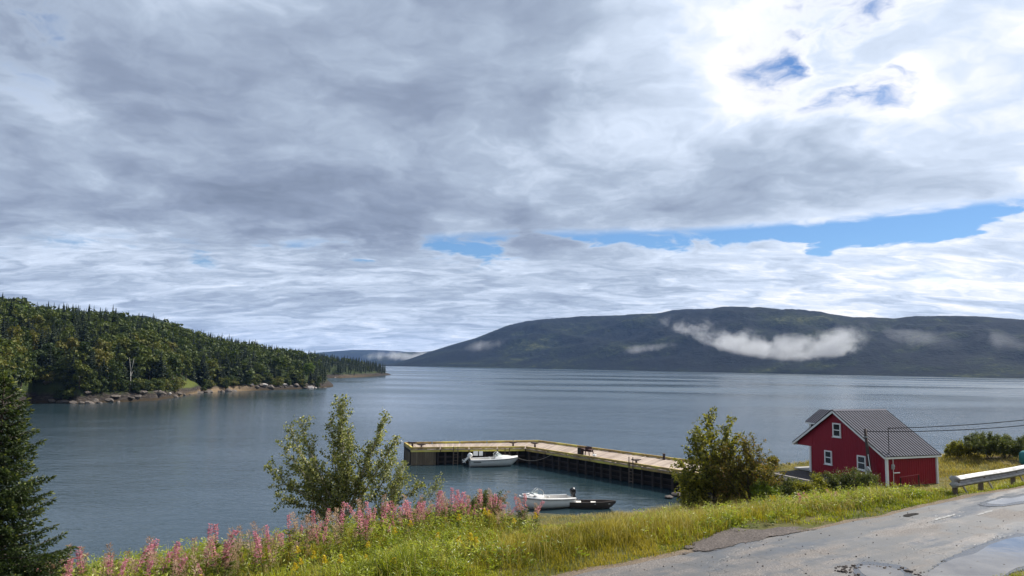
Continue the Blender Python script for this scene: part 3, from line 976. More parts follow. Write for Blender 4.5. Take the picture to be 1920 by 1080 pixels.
def mk_puddle(T):
    c = worldco(T)
    n = T.noise(c, 3.0, 3, 0.5)
    mud = T.ramp(T.noise(c, 0.9, 4, 0.6), [(0.35, (0.09, 0.075, 0.06)), (0.65, (0.17, 0.15, 0.125))])
    return bsdf(T, mud, 0.04, T.bump(n, 0.04, 0.02), 0.9, IOR=1.5)
M['puddle'] = mat('puddle', mk_puddle)
for k_, pts2 in enumerate((((1715, 1092), (1755, 1050), (1820, 1026), (1862, 1010), (1925, 996), (2010, 985), (2010, 1060), (1910, 1085), (1850, 1110)),
                         ((1590, 1075), (1608, 1055), (1650, 1055), (1695, 1062), (1722, 1078), (1710, 1098), (1630, 1100)),
                         ((1825, 950), (1870, 932), (1900, 930), (1950, 920), (1955, 943), (1910, 950), (1870, 955)))):
    ground_poly('wet_patch', gp(*pts2), M['wet'], 0.0605, 0.08, seed=30 + k_, level=ROAD_Z, n=160)
ground_poly('puddle', gp((1742, 1085), (1772, 1058), (1830, 1040), (1868, 1020), (1925, 1008), (1990, 1000), (1990, 1045), (1900, 1072), (1850, 1100)), M['puddle'], 0.0640, 0.05, seed=11, level=ROAD_Z)
ground_poly('puddle', gp((1612, 1072), (1622, 1064), (1650, 1065), (1678, 1070), (1692, 1078), (1690, 1090), (1640, 1092)), M['puddle'], 0.0640, 0.06, seed=12, level=ROAD_Z)
ground_poly('puddle', gp((1852, 946), (1875, 938), (1900, 936), (1935, 929), (1940, 938), (1905, 944), (1880, 948)), M['puddle'], 0.0640, 0.10, seed=13, level=ROAD_Z)
M['worn_paint'] = mat('worn_paint', lambda T: frayed(T, bsdf(T, T.mix(T.smooth(T.noise(worldco(T), 9.0, 5, 0.7), 0.40, 0.60), (0.13, 0.13, 0.13), (0.36, 0.36, 0.35)), 0.7, None, 0.2), 0.1, 1.0, 5.0))
ground_poly('road_marking', gp((1825, 969), (1850, 961), (1868, 956), (1868, 960), (1850, 965), (1828, 972)), M['worn_paint'], 0.061, 0.05, seed=15, level=ROAD_Z)  # pale frayed streaks lying along the paving
ground_poly('road_marking', gp((1742, 978), (1768, 971), (1800, 963), (1800, 967), (1770, 975), (1746, 981)), M['worn_paint'], 0.061, 0.05, seed=16, level=ROAD_Z)
# broken asphalt round the pothole
ch = MB(); r_ = np.random.default_rng(9)
for k in range(150):
    a = r_.uniform(0, 2 * PI)
    c0 = at_z(1655, 1078, ROAD_Z)
    rad = np.array((0.78, 0.60)) * r_.uniform(0.92, 1.5)
    p = c0 + Vector((rad[0] * math.cos(a) * 1.15, rad[1] * math.sin(a), 0.05))
    s = r_.uniform(0.012, 0.05) * (1.6 if r_.random() < 0.15 else 1)
    ch.box((p.x, p.y, ROAD_Z + 0.05 + s * 0.25), (s * 1.5, s, s * 0.7), r_.uniform(0, 3.1))
for k in range(240):
    px_, py_ = r_.uniform(1100, 1920), r_.uniform(940, 1080)
    p = at_z(px_, py_, ROAD_Z); s_, t_ = st(p.x, p.y)
    if not (-6 < s_ < 0.8): continue
    s = r_.uniform(0.008, 0.03)
    ch.box((p.x, p.y, ROAD_Z + 0.05 + s * 0.3), (s * 1.4, s, s * 0.8), r_.uniform(0, 3.1))
struct('loose_gravel', ch.mesh('loose_gravel', M['gravel']), 'stuff', 'loose stones and broken asphalt scattered over the road')
# paving broken away at the verge, its shadow painted as a dark patch
ground_poly('pavement_break', gp((1694, 970), (1702, 966.5), (1716, 965), (1721, 966.5), (1712, 969), (1702, 971.5)), plain('tar', (0.022, 0.020, 0.019), 0.95, spec=0.05), 0.062, 0.2, seed=44, level=ROAD_Z, n=120)

# yard beside the house
M['yard'] = mat('yard', lambda T: mk_gravel(T, (0.016, 0.015, 0.017), (0.075, 0.068, 0.066)))
yp = lambda *a: [at_z(x, y, TERR + 0.1) for x, y in a]
ground_poly('yard', yp((1446, 887), (1470, 884), (1499, 882), (1530, 888), (1575, 897), (1560, 906), (1530, 912), (1480, 903), (1456, 894)), M['yard'], 0.10, 0.03, seed=21, level=TERR)
ground_poly('track', yp((1845, 872), (1880, 867), (1935, 868), (1990, 872), (1990, 880), (1905, 881), (1870, 878)), M['dirt'], 0.10, 0.05, seed=22)

# ------------------------------------------------------------------ red house
HG = Vector((-0.36904, 0.92941, 0)); HN = Vector((0.92941, 0.36904, 0)); HO = Vector((28.848, 57.572, TERR))
def mk_siding(T):
    c = objco(T)
    n = T.noise(c, 0.7, 4, 0.6); n2 = T.noise(T.vm('MULTIPLY', c, (4, 4, 0.4)), 2.0, 4, 0.6)
    return bsdf(T, T.ramp(T.add(T.mul(n, 0.6), T.mul(n2, 0.4)), [(0.3, (0.20, 0.003, 0.014)), (0.7, (0.285, 0.006, 0.022))]), 0.5, None, 0.4)
M['siding'] = mat('siding', mk_siding)
M['white_trim'] = plain('white_trim', (0.74, 0.75, 0.74), 0.5, var=0.06)
M['roof_metal'] = plain('roof_metal', (0.135, 0.135, 0.158), 0.8, 0.0, var=0.14, scale=1.5, spec=0.05)
M['roof_dark'] = plain('roof_dark', (0.022, 0.023, 0.03), 0.8, spec=0.05)
M['pane'] = mat('pane', lambda T: bsdf(T, (0.008, 0.010, 0.013), 0.05, T.bump(T.noise(objco(T), 1.3, 2), 0.05, 0.05), 0.7))
M['grey_box'] = plain('grey_box', (0.36, 0.38, 0.38), 0.5)
M['pvc'] = plain('pvc', (0.75, 0.75, 0.74), 0.45)
M['pole_wood'] = wood('pole_wood', (0.018, 0.013, 0.012), (0.065, 0.048, 0.042), 2)
M['wire'] = plain('wire', (0.018, 0.018, 0.02), 0.9, spec=0.05)
M['concrete'] = plain('concrete', (0.33, 0.32, 0.30), 0.9, var=0.2, scale=2)

house = empty('red_house', 'red gabled house with grey metal roof beside the road', 'house', HO, 0.0)
hm = Matrix(((HG.x, HN.x, 0, 0), (HG.y, HN.y, 0, 0), (0, 0, 1, 0), (0, 0, 0, 1)))
HM = Matrix.Translation(HO) @ hm          # house axes: x = along the gable, y = along the ridge, z up
HW, HL, HE = 7.8, 5.25, 2.32        # gable width, length, eave height
RX, RZ = 4.95, 5.44                 # ridge
OV = 0.30                           # gable overhang
XL, ZL = 9.62, 2.36                 # far eave (over the porch)
XR, ZR = 0.06 - 0.22, 2.24          # near eave
def hpart(name, b, m, parent=house, bevel=0.0, smooth=False):
    b.v = [tuple(hm @ Vector(p)) for p in b.v]
    return link(name, b.mesh(name, m, smooth, bevel), parent)
pl = lambda x: RZ - 0.16 - (x - RX) * (RZ - ZL) / (XL - RX) if x > RX else RZ - 0.16 - (RX - x) * (RZ - ZR) / (RX - XR)
# walls, each clad in upright boards with shallow ribs
def clad(name, poly2, to3, nrm, pitch=0.23):
    """wall from a 2d outline (x, z convex in x): one base slab and a rib at each board joint"""
    b = MB(); b.prism([to3(p[0], p[1], 0) for p in poly2], Vector(nrm) * -0.12)
    w = hpart(name, b, M['siding'])
    xs = [p[0] for p in poly2]; lo, hi = min(xs), max(xs)
    def span(x):
        zs = []
        for i in range(len(poly2)):
            (x0, z0), (x1, z1) = poly2[i], poly2[(i + 1) % len(poly2)]
            if min(x0, x1) <= x <= max(x0, x1) and abs(x1 - x0) > 1e-6: zs.append(z0 + (z1 - z0) * (x - x0) / (x1 - x0))
        return (min(zs), max(zs)) if len(zs) > 1 else None
    k = int((hi - lo) / pitch)
    rb = MB()
    for i in range(1, k):
        x = lo + (hi - lo) * i / k; sp = span(x)
        if sp and sp[1] - sp[0] > 0.05:
            rb.beam(to3(x, sp[0] + 0.004, 0.006), to3(x, sp[1] - 0.02, 0.006), 0.028, 0.024, up=nrm)
    o = hpart('siding_ribs', rb, M['siding'], w); o['kind'] = 'stuff'
    return w
gable = [(0.0, 0.0), (HW, 0.0), (HW, HE - 0.1), (XL - 0.35, HE - 0.1), (XL - 0.35, pl(XL - 0.35)), (RX, RZ - 0.16), (0.0, pl(0.0))]
clad('gable_wall', [(0.0, 0.0), (HW, 0.0), (HW, pl(HW)), (RX, RZ - 0.16), (0.0, pl(0.0))], lambda x, z, o: Vector((x, -o, z)), (0, -1, 0))
b = MB(); b.prism([(HW + 0.002, 0, HE - 0.12), (XL - 0.32, 0, HE - 0.12), (XL - 0.32, 0, pl(XL - 0.32)), (HW + 0.002, 0, pl(HW))], (0, 0.1, 0)); hpart('porch_gable', b, M['siding'])
clad('side_wall', [(0.0, 0.0), (HL, 0.0), (HL, pl(0.1) - 0.02), (0.0, pl(0.1) - 0.02)], lambda x, z, o: Vector((-o, x, z)), (-1, 0, 0))
b = MB(); b.prism([(0, HL, 0), (HW, HL, 0), (HW, HL, pl(HW)), (RX, HL, RZ - 0.16), (0, HL, pl(0))], (0, 0.1, 0)); hpart('rear_wall', b, M['siding'])
b = MB(); b.box((HW - 0.06, HL / 2, pl(HW) / 2), (0.1, HL - 0.02, pl(HW) - 0.02)); hpart('porch_wall', b, M['siding'])
b = MB(); b.box((HW / 2, HL / 2, -0.2), (HW - 0.06, HL - 0.06, 0.42)); hpart('foundation', b, M['concrete'])
for (x, y, z1) in ((-0.03, -0.03, pl(0.0) - 0.12), (HW + 0.0, -0.03, HE - 0.14), (-0.03, HL + 0.02, pl(0) - 0.12)):
    b = MB(); b.box((x, y, z1 / 2 + 0.01), (0.17, 0.17, z1)); hpart('corner_board', b, M['white_trim'])
# roof slopes with standing ribs
def slope(name, x0, z0, x1, z1, y0, y1, m, pitch=0.30, th=0.07):
    b = MB()
    nv = Vector((z1 - z0, 0, -(x1 - x0))).normalized()
    if nv.z < 0: nv = -nv
    b.prism([(x0, y0, z0), (x1, y0, z1), (x1, y1, z1), (x0, y1, z0)], nv * -th)
    w = hpart(name, b, m)
    n = int((y1 - y0) / pitch)
    for i in range(n + 1):
        y = y0 + 0.02 + (y1 - y0 - 0.04) * i / n
        rb = MB(); rb.beam(Vector((x0, y, z0)) + nv * 0.014, Vector((x1, y, z1)) + nv * 0.014, 0.095, 0.034, up=nv)
        hpart('roof_rib', rb, M['roof_dark'], w)
    return w
slope('roof', RX, RZ, XR, ZR, -OV, HL + OV + 0.1, M['roof_metal'])
slope('porch_roof', RX, RZ, XL, ZL, -OV, HL + OV + 0.1, M['roof_metal'])
b = MB(); b.prism([(RX - 0.16, -OV, RZ - 0.06), (RX, -OV, RZ + 0.06), (RX + 0.16, -OV, RZ - 0.06)], (0, HL + 2 * OV + 0.1, 0)); hpart('ridge_cap', b, M['roof_metal'])
# fascia boards along the rakes and eaves
for (xa, za, xb, zb) in ((RX, RZ, XR, ZR), (RX, RZ, XL, ZL)):
    for y in (-OV - 0.02, HL + OV + 0.12):
        b = MB(); b.beam((xa, y, za - 0.13), (xb, y, zb - 0.13), 0.035, 0.17); hpart('rake_board', b, M['white_trim'])
        b = MB(); b.beam((xa, y - 0.004, za + 0.0), (xb, y - 0.004, zb + 0.0), 0.06, 0.05); hpart('rake_flashing', b, M['roof_dark'])
b = MB(); b.beam((XR - 0.02, -OV, ZR - 0.11), (XR - 0.02, HL + OV + 0.1, ZR - 0.11), 0.035, 0.16); hpart('eave_board', b, M['white_trim'])
b = MB(); b.beam((XR - 0.035, -OV, ZR - 0.01), (XR - 0.035, HL + OV + 0.1, ZR - 0.01), 0.05, 0.045); hpart('eave_flashing', b, M['roof_dark'])
b = MB(); b.beam((XL, -OV, ZL - 0.13), (XL, HL + OV + 0.1, ZL - 0.13), 0.035, 0.18); hpart('eave_board', b, M['white_trim'])
b = MB(); b.box(((HW + XL - 0.3) / 2 + 0.02, HL / 2, HE - 0.13), (XL - 0.34 - HW, HL - 0.1, 0.03)); hpart('porch_ceiling', b, M['white_trim'])
for y in (0.2, HL - 0.1):
    b = MB(); b.box((XL - 0.5, y + 0.05, HE / 2 - 0.1), (0.11, 0.11, HE - 0.12)); 
    if y > 1: hpart('porch_post', b, M['white_trim'])
b = MB(); b.box((HW + 0.95, HL / 2, 0.12), (1.9, HL + 0.3, 0.12)); hpart('porch_floor', b, M['concrete'])
# windows
def window(xc, zc, w=0.86, h=1.14):
    e = MB()
    t = 0.105
    for (cx, cz, sx, sz) in ((xc, zc + h / 2 - t / 2, w, t), (xc, zc - h / 2 + t / 2, w, t), (xc - w / 2 + t / 2, zc, t, h - 2 * t), (xc + w / 2 - t / 2, zc, t, h - 2 * t), (xc, zc, w - 2 * t, 0.07)):
        e.box((cx, -0.035, cz), (sx, 0.09, sz))
    f = hpart('window', e, M['white_trim'])
    b = MB(); b.box((xc, -0.065, zc - h / 2 - 0.03), (w + 0.1, 0.13, 0.045)); hpart('sill', b, M['white_trim'], f)
    for sgn in (1, -1):
        b = MB(); b.box((xc, -0.022, zc + sgn * h * 0.225), (w - 2 * t, 0.02, h / 2 - t - 0.035)); hpart('pane', b, M['pane'], f)
window(4.80, 3.81); window(5.80, 1.47, 0.80); window(2.35, 1.46, 0.86)
# cross gable over the porch, its ridge a little below the main ridge
YC, ZC, XE, YE, ZE = 2.6, 5.21, 9.32, 1.69, 4.15
def quad_slope(name, y_ridge, y_eave, z_ridge, z_eave, x0, x1, m, pitch=0.25, th=0.06):
    b = MB(); nv = Vector((0, z_ridge - z_eave, abs(y_ridge - y_eave))).normalized()
    if y_eave < y_ridge: nv.y = -nv.y
    b.prism([(x0, y_ridge, z_ridge), (x1, y_ridge, z_ridge), (x1, y_eave, z_eave), (x0, y_eave, z_eave)], nv * -th)
    w = hpart(name, b, m); n = int((x1 - x0) / pitch)
    for i in range(n + 1):
        x = x0 + 0.02 + (x1 - x0 - 0.04) * i / n
        rb = MB(); rb.beam(Vector((x, y_ridge, z_ridge)) + nv * 0.014, Vector((x, y_eave, z_eave)) + nv * 0.014, 0.06, 0.034, up=nv); hpart('roof_rib', rb, M['roof_dark'], w)
quad_slope('cross_gable_roof', YC, YC - YE, ZC, ZE, RX + 0.35, XE, M['roof_metal'])
quad_slope('cross_gable_roof', YC, YC + YE, ZC, ZE, RX + 0.35, XE, M['roof_metal'])
b = MB(); b.prism([(XE - 0.34, YC - YE + 0.16, ZL - 0.1), (XE - 0.34, YC - YE + 0.16, ZE + 0.02), (XE - 0.34, YC, ZC - 0.09), (XE - 0.34, YC + YE - 0.16, ZE + 0.02), (XE - 0.34, YC + YE - 0.16, ZL - 0.1)], (-0.1, 0, 0)); hpart('cross_gable_wall', b, M['siding'])
for y in (YC - YE + 0.16, YC + YE - 0.16):
    b = MB(); b.prism([(XE - 0.44, y, ZE), (RX + 1.9, y, ZE), (XE - 0.44, y, ZL - 0.05)], (0, 0.06 if y < YC else -0.06, 0)); hpart('cross_gable_cheek', b, M['roof_dark'])
b = MB(); b.box((XE - 0.40, YC - YE + 0.145, (ZE + ZL) / 2), (0.2, 0.06, ZE - ZL)); hpart('corner_board', b, M['white_trim'])
b = MB(); b.beam((RX + 1.6, YC - YE - 0.01, ZE - 0.10), (XE, YC - YE - 0.01, ZE - 0.10), 0.035, 0.12); hpart('eave_board', b, M['white_trim'])
for sg in (-1, 1):
    b = MB(); b.beam((XE + 0.01, YC, ZC - 0.1), (XE + 0.01, YC + sg * YE, ZE - 0.1), 0.035, 0.15); hpart('rake_board', b, M['white_trim'])
# service gear on the near corner
b = MB(); b.tube([(0.0 - 0.13, 0.52, 0.05), (-0.13, 0.52, 2.05)], 0.022, 8); hpart('conduit', b, M['pvc'])
b = MB(); b.box((-0.10, 0.52, 1.45), (0.14, 0.24, 0.36)); b.tube([(-0.17, 0.52, 1.5), (-0.24, 0.52, 1.5)], 0.085, 12); hpart('meter_box', b, M['grey_box'], bevel=0.012)
b = MB(); b.tube([(-0.13, 0.52, 1.02), (-0.14, 0.6, 0.99), (-0.14, 1.15, 1.0)], 0.045, 8); hpart('vent_pipe', b, M['pvc'])
b = MB(); b.tube([(0.15, 0.45, 2.35), (0.15, 0.45, 4.35)], 0.025, 8); b.tube([(0.15, 0.45, 4.33), (0.05, 0.40, 4.40), (-0.04, 0.36, 4.30)], 0.035, 8); hpart('service_mast', b, M['wire'])
# rails of the steps at the side wall
rail = empty('step_rail', 'faded red step handrail in front of the side wall of the red house', 'railing', HM @ Vector((-0.5, 0.5, 0)))
M['faded_red'] = plain('faded_red', (0.30, 0.06, 0.07), 0.7)
wp = lambda x, y, z: HM @ Vector((x, y, z)) - rail.location
b = MB(); b.beam(wp(-0.5, 0.75, 0.72), wp(-0.5, 2.75, 0.86), 0.06, 0.05); link('handrail', b.mesh('handrail', M['faded_red']), rail)
for y, z in ((0.8, 0.74), (2.7, 0.86)):
    b = MB(); b.beam(wp(-0.5, y, -0.1), wp(-0.5, y, z - 0.03), 0.07, 0.07); link('rail_post', b.mesh('rail_post', M['pole_wood']), rail)
# leaning pole with a meter cabinet before the gable
def hp3(x, y, z): return HM @ Vector((x, y, z))
pb, pt = hp3(0.98, -0.55, -0.2), hp3(1.42, -0.55, 4.2)
pole = empty('service_pole', 'dark leaning wooden service pole before the gable of the red house', 'pole', pb)
b = MB(); b.tube([(0, 0, 0), (pt - pb) * 0.5, pt - pb], [0.14, 0.125, 0.105], 12); link('shaft', b.mesh('shaft', M['pole_wood'], True), pole)
q = lambda x, y, z: hp3(x, y, z) - pb
b = MB(); b.box(q(1.12, -0.78, 0.98), (0.34, 0.18, 0.72), math.atan2(HG.y, HG.x)); link('cabinet', b.mesh('cabinet', M['grey_box'], False, 0.015), pole)
b = MB(); b.tube([q(1.0, -0.78, 2.3), q(0.86, -0.78, 1.35), q(0.80, -0.78, 1.05)], 0.022, 8); link('conduit', b.mesh('conduit', M['pvc'], True), pole)
b = MB(); b.tube([q(1.16, -0.80, 1.32), q(1.0, -0.82, 1.36), q(0.84, -0.82, 1.2), q(0.72, -0.82, 1.0)], 0.04, 8); link('elbow', b.mesh('elbow', M['pvc'], True), pole)
for x in (0.98, 0.80):
    b = MB(); b.tube([q(x, -0.78, -0.05), q(x, -0.78, 0.62)], 0.03, 8); b.tube([q(x, -0.78, -0.08), q(x, -0.78, 0.12)], 0.06, 8); link('riser', b.mesh('riser', M['pvc'], True), pole)
b = MB(); b.box(q(1.36, -0.62, 3.6), (0.5, 0.07, 0.07), math.atan2(HG.y, HG.x)); link('bracket', b.mesh('bracket', M['grey_box']), pole)
# overhead wires running off to a pole beyond the right of the view
def wire(name, a, c, sag, label):
    b = MB(); pts_ = []
    for i in range(25):
        t = i / 24
        pts_.append(a.lerp(c, t) - Vector((0, 0, sag * 4 * t * (1 - t))))
    b.tube(pts_, 0.03, 5); o = link(name, b.mesh(name, M['wire'], True)); return tag(o, label, 'wire')
mast = hp3(0.15, 0.45, 4.35)
wire('overhead_wire', mast, at_y(2300, 722, 62), 0.75, 'upper overhead wire running from the roof mast of the red house')
wire('overhead_wire', hp3(1.36, -0.62, 4.02), at_y(2300, 735, 60), 0.9, 'lower overhead wire running from the leaning service pole')

# low timber kerb by the yard
fence = empty('timber_kerb', 'low weathered timber kerb on short posts beside the dark yard', 'kerb', at_z(1455, 899, TERR))
a0, a1 = at_z(1453, 899, TERR) - fence.location, at_z(1522, 914, TERR) - fence.location
M['grey_wood'] = wood('grey_wood', (0.14, 0.125, 0.11), (0.42, 0.38, 0.34), 1)
b = MB(); b.beam(a0 + Vector((0, 0, 0.42)), a1 + Vector((0, 0, 0.42)), 0.2, 0.14); link('rail', b.mesh('rail', M['grey_wood']), fence)
for i in range(6):
    p = a0.lerp(a1, (i + 0.3) / 6.2); b = MB(); b.box((p.x, p.y, 0.1), (0.14, 0.14, 0.5)); link('post', b.mesh('post', M['pole_wood']), fence)

# ------------------------------------------------------------------ guardrail
M['galv'] = mat('galv', lambda T: bsdf(T, T.ramp(T.noise(objco(T), 2.5, 6, 0.65), [(0.3, (0.17, 0.165, 0.16)), (0.55, (0.36, 0.355, 0.35)), (0.8, (0.50, 0.48, 0.46))]), 0.5, None, 0.4, 0.25))
M['post_wood'] = wood('post_wood', (0.05, 0.035, 0.028), (0.20, 0.15, 0.11), 2)
M['pale_wood'] = wood('pale_wood', (0.40, 0.36, 0.31), (0.66, 0.62, 0.56), 2)
g0 = at_z(1797, 927, ROAD_Z - 0.05); s0, t0 = st(g0.x, g0.y); s0 = float(s0); t0 = float(t0)
rail = empty('guardrail', 'weathered galvanised guardrail along the far verge of the road', 'guardrail', (g0.x, g0.y, 0))
def gpt(t, ds=0.0, z=0.0):
    X, Y = xy(s0 + ds, t0 + t); return Vector((X, Y, ROAD_Z + z - 0.06)) - rail.location
prof = [(1.55 * a_, 1.15 * b_) for a_, b_ in ((-0.175, 0.06), (-0.14, -0.01), (-0.105, -0.085), (-0.085, -0.09), (-0.03, 0.035), (0.0, 0.05), (0.07, -0.085), (0.09, -0.09), (0.14, -0.01), (0.175, 0.06))]
def wbeam(ta, tb, lift=0.0):
    b = MB(); rows = []
    for i in range(9):
        t = ta + (tb - ta) * i / 8
        dz = 0.012 * math.sin(t * 0.9) - 0.015 * math.cos(t * 0.37)
        rows.append([gpt(t, pz - 0.02 - lift, 0.60 + h + dz) for h, pz in prof])
    b.grid(rows); b.grid([[p + Vector((float(RN[0]) * 0.012, float(RN[1]) * 0.012, 0)) for p in r] for r in rows])
    return b.mesh('beam', M['galv'], False)
for k in range(8):
    link('beam', wbeam(k * 3.81 - 0.12 if k else 0.0, (k + 1) * 3.81 + 0.12, 0.006 * (k % 2)), rail)
# rounded buffer end
b = MB(); rows = []
for i in range(9):
    a = PI * 1.05 * i / 8
    rows.append([gpt(-0.20 * math.sin(a), 0.16 - 0.16 * math.cos(a) + pz * math.cos(a) * 0.8 - 0.02, 0.60 + h * 1.05) for h, pz in prof])
b.grid(rows); link('end_terminal', b.mesh('end_terminal', M['galv'], True), rail)
for k in range(9):
    t = 0.15 if k == 0 else k * 3.81 - 0.9
    b = MB(); b.box(gpt(t, 0.21, 0.27), (0.19, 0.19, 1.0), math.atan2(RD[1], RD[0])); link('post', b.mesh('post', M['post_wood'], False, 0.01), rail)
    b = MB(); b.box(gpt(t, 0.07, 0.60), (0.17, 0.11, 0.34), math.atan2(RD[1], RD[0])); link('spacer_block', b.mesh('spacer_block', M['post_wood']), rail)
    b = MB(); b.beam(gpt(t + 0.25, 0.0, 0.46), gpt(t + 0.62, -0.08, -0.02), 0.09, 0.05); link('brace', b.mesh('brace', M['pale_wood']), rail)  # slanted slat for a sunlit post bottom, its sunlight put into the pale colour

# teal drum at the right edge of the view
dp = at_z(1929, 871, 3.9); dp.z = gz(dp.x, dp.y)
drum = empty('teal_tank', 'round teal plastic tank at the right edge beyond the guardrail', 'tank', dp)
M['teal'] = plain('teal', (0.010, 0.15, 0.16), 0.45); M['black_rubber'] = plain('black_rubber', (0.015, 0.015, 0.017), 0.7)
b = MB(); ring = [(0.0, 0.62), (0.1, 0.70), (0.55, 0.72), (0.95, 0.66), (1.12, 0.45), (1.16, 0.0)]
b.grid([[(r * math.cos(2 * PI * j / 20), r * math.sin(2 * PI * j / 20), 0.42 + h) for j in range(20)] for h, r in ring], close=True); link('shell', b.mesh('shell', M['teal'], True), drum)
b = MB(); b.tube([(0, 0, -0.25), (0, 0, 0.47)], 0.6, 16); link('stand', b.mesh('stand', M['black_rubber']), drum)

# ------------------------------------------------------------------ L-shaped pier
PZ = 1.8
K_N, K_F = Vector((1.94, 91.8)), Vector((3.9, 99.6))          # corner, near and far edge
L_N, L_F = Vector((-11.6, 88.8)), Vector((-13.3, 94.4))       # seaward end
R_N, R_F = Vector((16.15, 73.6)), Vector((18.2, 82.7))        # towards land, where the willow hides it
def ext(a, b, d): return b + (b - a).normalized() * d
E_N, E_F = ext(K_N, R_N, 7.0), ext(K_F, R_F, 10.5)            # carried on to the shore
M['deck'] = wood('deck', (0.20, 0.155, 0.125), (0.40, 0.325, 0.265), 0, 0.85)
M['curb'] = mat('curb', lambda T: bsdf(T, T.ramp(T.add(T.mul(T.noise(worldco(T), 0.55, 5, 0.65), 0.8), T.mul(objrnd(T), 0.25), -0.02), [(0.30, (0.20, 0.125, 0.055)), (0.46, (0.38, 0.28, 0.09)), (0.60, (0.55, 0.47, 0.10)), (0.8, (0.60, 0.56, 0.22))]), 0.8, T.bump(T.noise(worldco(T), 6, 4), 0.5, 0.02), 0.2))
M['pile'] = wood('pile', (0.010, 0.008, 0.007), (0.040, 0.030, 0.024), 2)
M['sheeting'] = wood('sheeting', (0.055, 0.042, 0.028), (0.19, 0.15, 0.095), 2)
M['tarry'] = plain('tarry', (0.012, 0.009, 0.008), 0.9, var=0.4, scale=2)
M['iron'] = plain('iron', (0.035, 0.018, 0.014), 0.7, var=0.3)
pier = empty('pier', 'L-shaped timber pier with worn yellow kerbs reaching into the cove', 'pier', (K_N.x, K_N.y, 0))
PO = Vector((K_N.x, K_N.y, 0))
def ppart(name, b, m, parent=pier, bevel=0.0, smooth=False):
    b.v = [tuple(Vector(p) - PO) for p in b.v]
    return link(name, b.mesh(name, m, smooth, bevel), parent)
def v3(p, z): return Vector((p.x, p.y, z))
# deck planks laid across each arm
def planks(n0, f0, n1, f1, width=0.26):
    L = ((n1 - n0).length + (f1 - f0).length) / 2; k = int(L / width)
    r = np.random.default_rng(int(L * 10))
    for i in range(k):
        ta, tb = (i + 0.03) / k, (i + 0.97) / k
        q = [n0.lerp(n1, ta), n0.lerp(n1, tb), f0.lerp(f1, tb), f0.lerp(f1, ta)]
        b = MB(); dz = r.uniform(-0.012, 0.012)
        b.prism([v3(p, PZ - 0.08 + dz) for p in q], (0, 0, 0.08)); ppart('deck_plank', b, M['deck'])
planks(L_N, L_F, K_N, K_F); planks(K_N, K_F, E_N, E_F, 0.30)
b = MB(); b.prism([v3(p, PZ - 0.42) for p in (L_N.lerp(L_F, .06), K_N.lerp(K_F, .06), K_F.lerp(K_N, .06), L_F.lerp(L_N, .06))], (0, 0, 0.30)); ppart('deck_frame', b, M['tarry'])
b = MB(); b.prism([v3(p, PZ - 0.42) for p in (K_N.lerp(K_F, .061), E_N.lerp(E_F, .06), E_F.lerp(E_N, .06), K_F.lerp(K_N, .061))], (0, 0, 0.30)); ppart('deck_frame', b, M['tarry'])
# cribwork: dark walls set back under the deck
def crib(a, c, other_a, other_c, inset=0.10):
    p, q = a.lerp(other_a, inset), c.lerp(other_c, inset)
    b = MB(); b.beam(v3(p, 0.1), v3(q, 0.1), 0.25, 2.9); ppart('crib_wall', b, M['tarry'])
crib(L_N, K_N, L_F, K_F); crib(K_N, E_N, K_F, E_F); crib(L_F, K_F, L_N, K_N); crib(K_F, E_F, K_N, E_N)
# edge timbers and kerbs
def edge_run(a, c, inward, seg=3.6):
    d = c - a; n = max(1, round(d.length / seg)); dn = d.normalized()
    nrm = Vector((-dn.y, dn.x)); nrm = nrm if nrm.dot(inward) > 0 else -nrm
    for i in range(n):
        p, q = a.lerp(c, i / n) + dn * 0.05 + nrm * 0.13, a.lerp(c, (i + 1) / n) - dn * 0.05 + nrm * 0.13
        b = MB(); b.beam(v3(p, PZ + 0.16), v3(q, PZ + 0.16), 0.24, 0.22); ppart('kerb_timber', b, M['curb'], bevel=0.015)
        for t in (0.08, 0.5, 0.92):
            m_ = p.lerp(q, t); bb = MB(); bb.box(v3(m_, PZ + 0.025), (0.3, 0.21, 0.048), math.atan2(dn.y, dn.x)); ppart('kerb_block', bb, M['curb'])
        p2, q2 = p - nrm * 0.02, q - nrm * 0.02
        b = MB(); b.beam(v3(p2, PZ - 0.19), v3(q2, PZ - 0.19), 0.20, 0.22); ppart('edge_timber', b, M['curb'], bevel=0.012)
cen1 = (L_N + L_F + K_N + K_F) / 4; cen2 = (K_N + K_F + E_N + E_F) / 4
edge_run(L_N, K_N, cen1 - L_N); edge_run(L_F, K_F, cen1 - L_F); edge_run(L_N, L_F, cen1 - L_N)
edge_run(K_N, E_N, cen2 - K_N); edge_run(K_F, E_F, cen2 - K_F)
# fender piles and cross walers on the faces towards the cove
def face(a, c, inward, first, step, walers=True):
    d = c - a; dn = d.normalized(); nrm = Vector((-dn.y, dn.x)); nrm = nrm if nrm.dot(inward) > 0 else -nrm
    t = first
    r = np.random.default_rng(int(abs(a.x) * 7))
    while t < d.length - 0.3:
        p = a + dn * t + nrm * 0.16; b = MB(); lean = r.uniform(-0.06, 0.06)
        b.tube([v3(p + dn * lean, -2.5), v3(p, PZ - 0.31)], 0.13, 8); ppart('pile', b, M['pile'], smooth=True)
        t += step * r.uniform(0.8, 1.2)
    if walers:
        for z in (0.85, 0.28):
            b = MB(); b.beam(v3(a + dn * first + nrm * 0.34, z), v3(c + nrm * 0.34, z), 0.14, 0.2); ppart('waler', b, M['pile'])
face(L_N, K_N, cen1 - L_N, 3.2, 1.0); face(K_N, E_N, cen2 - K_N, 0.6, 1.35)
face(L_F, K_F, cen1 - L_F, 0.5, 2.2, False); face(K_F, E_F, cen2 - K_F, 0.5, 2.2, False)
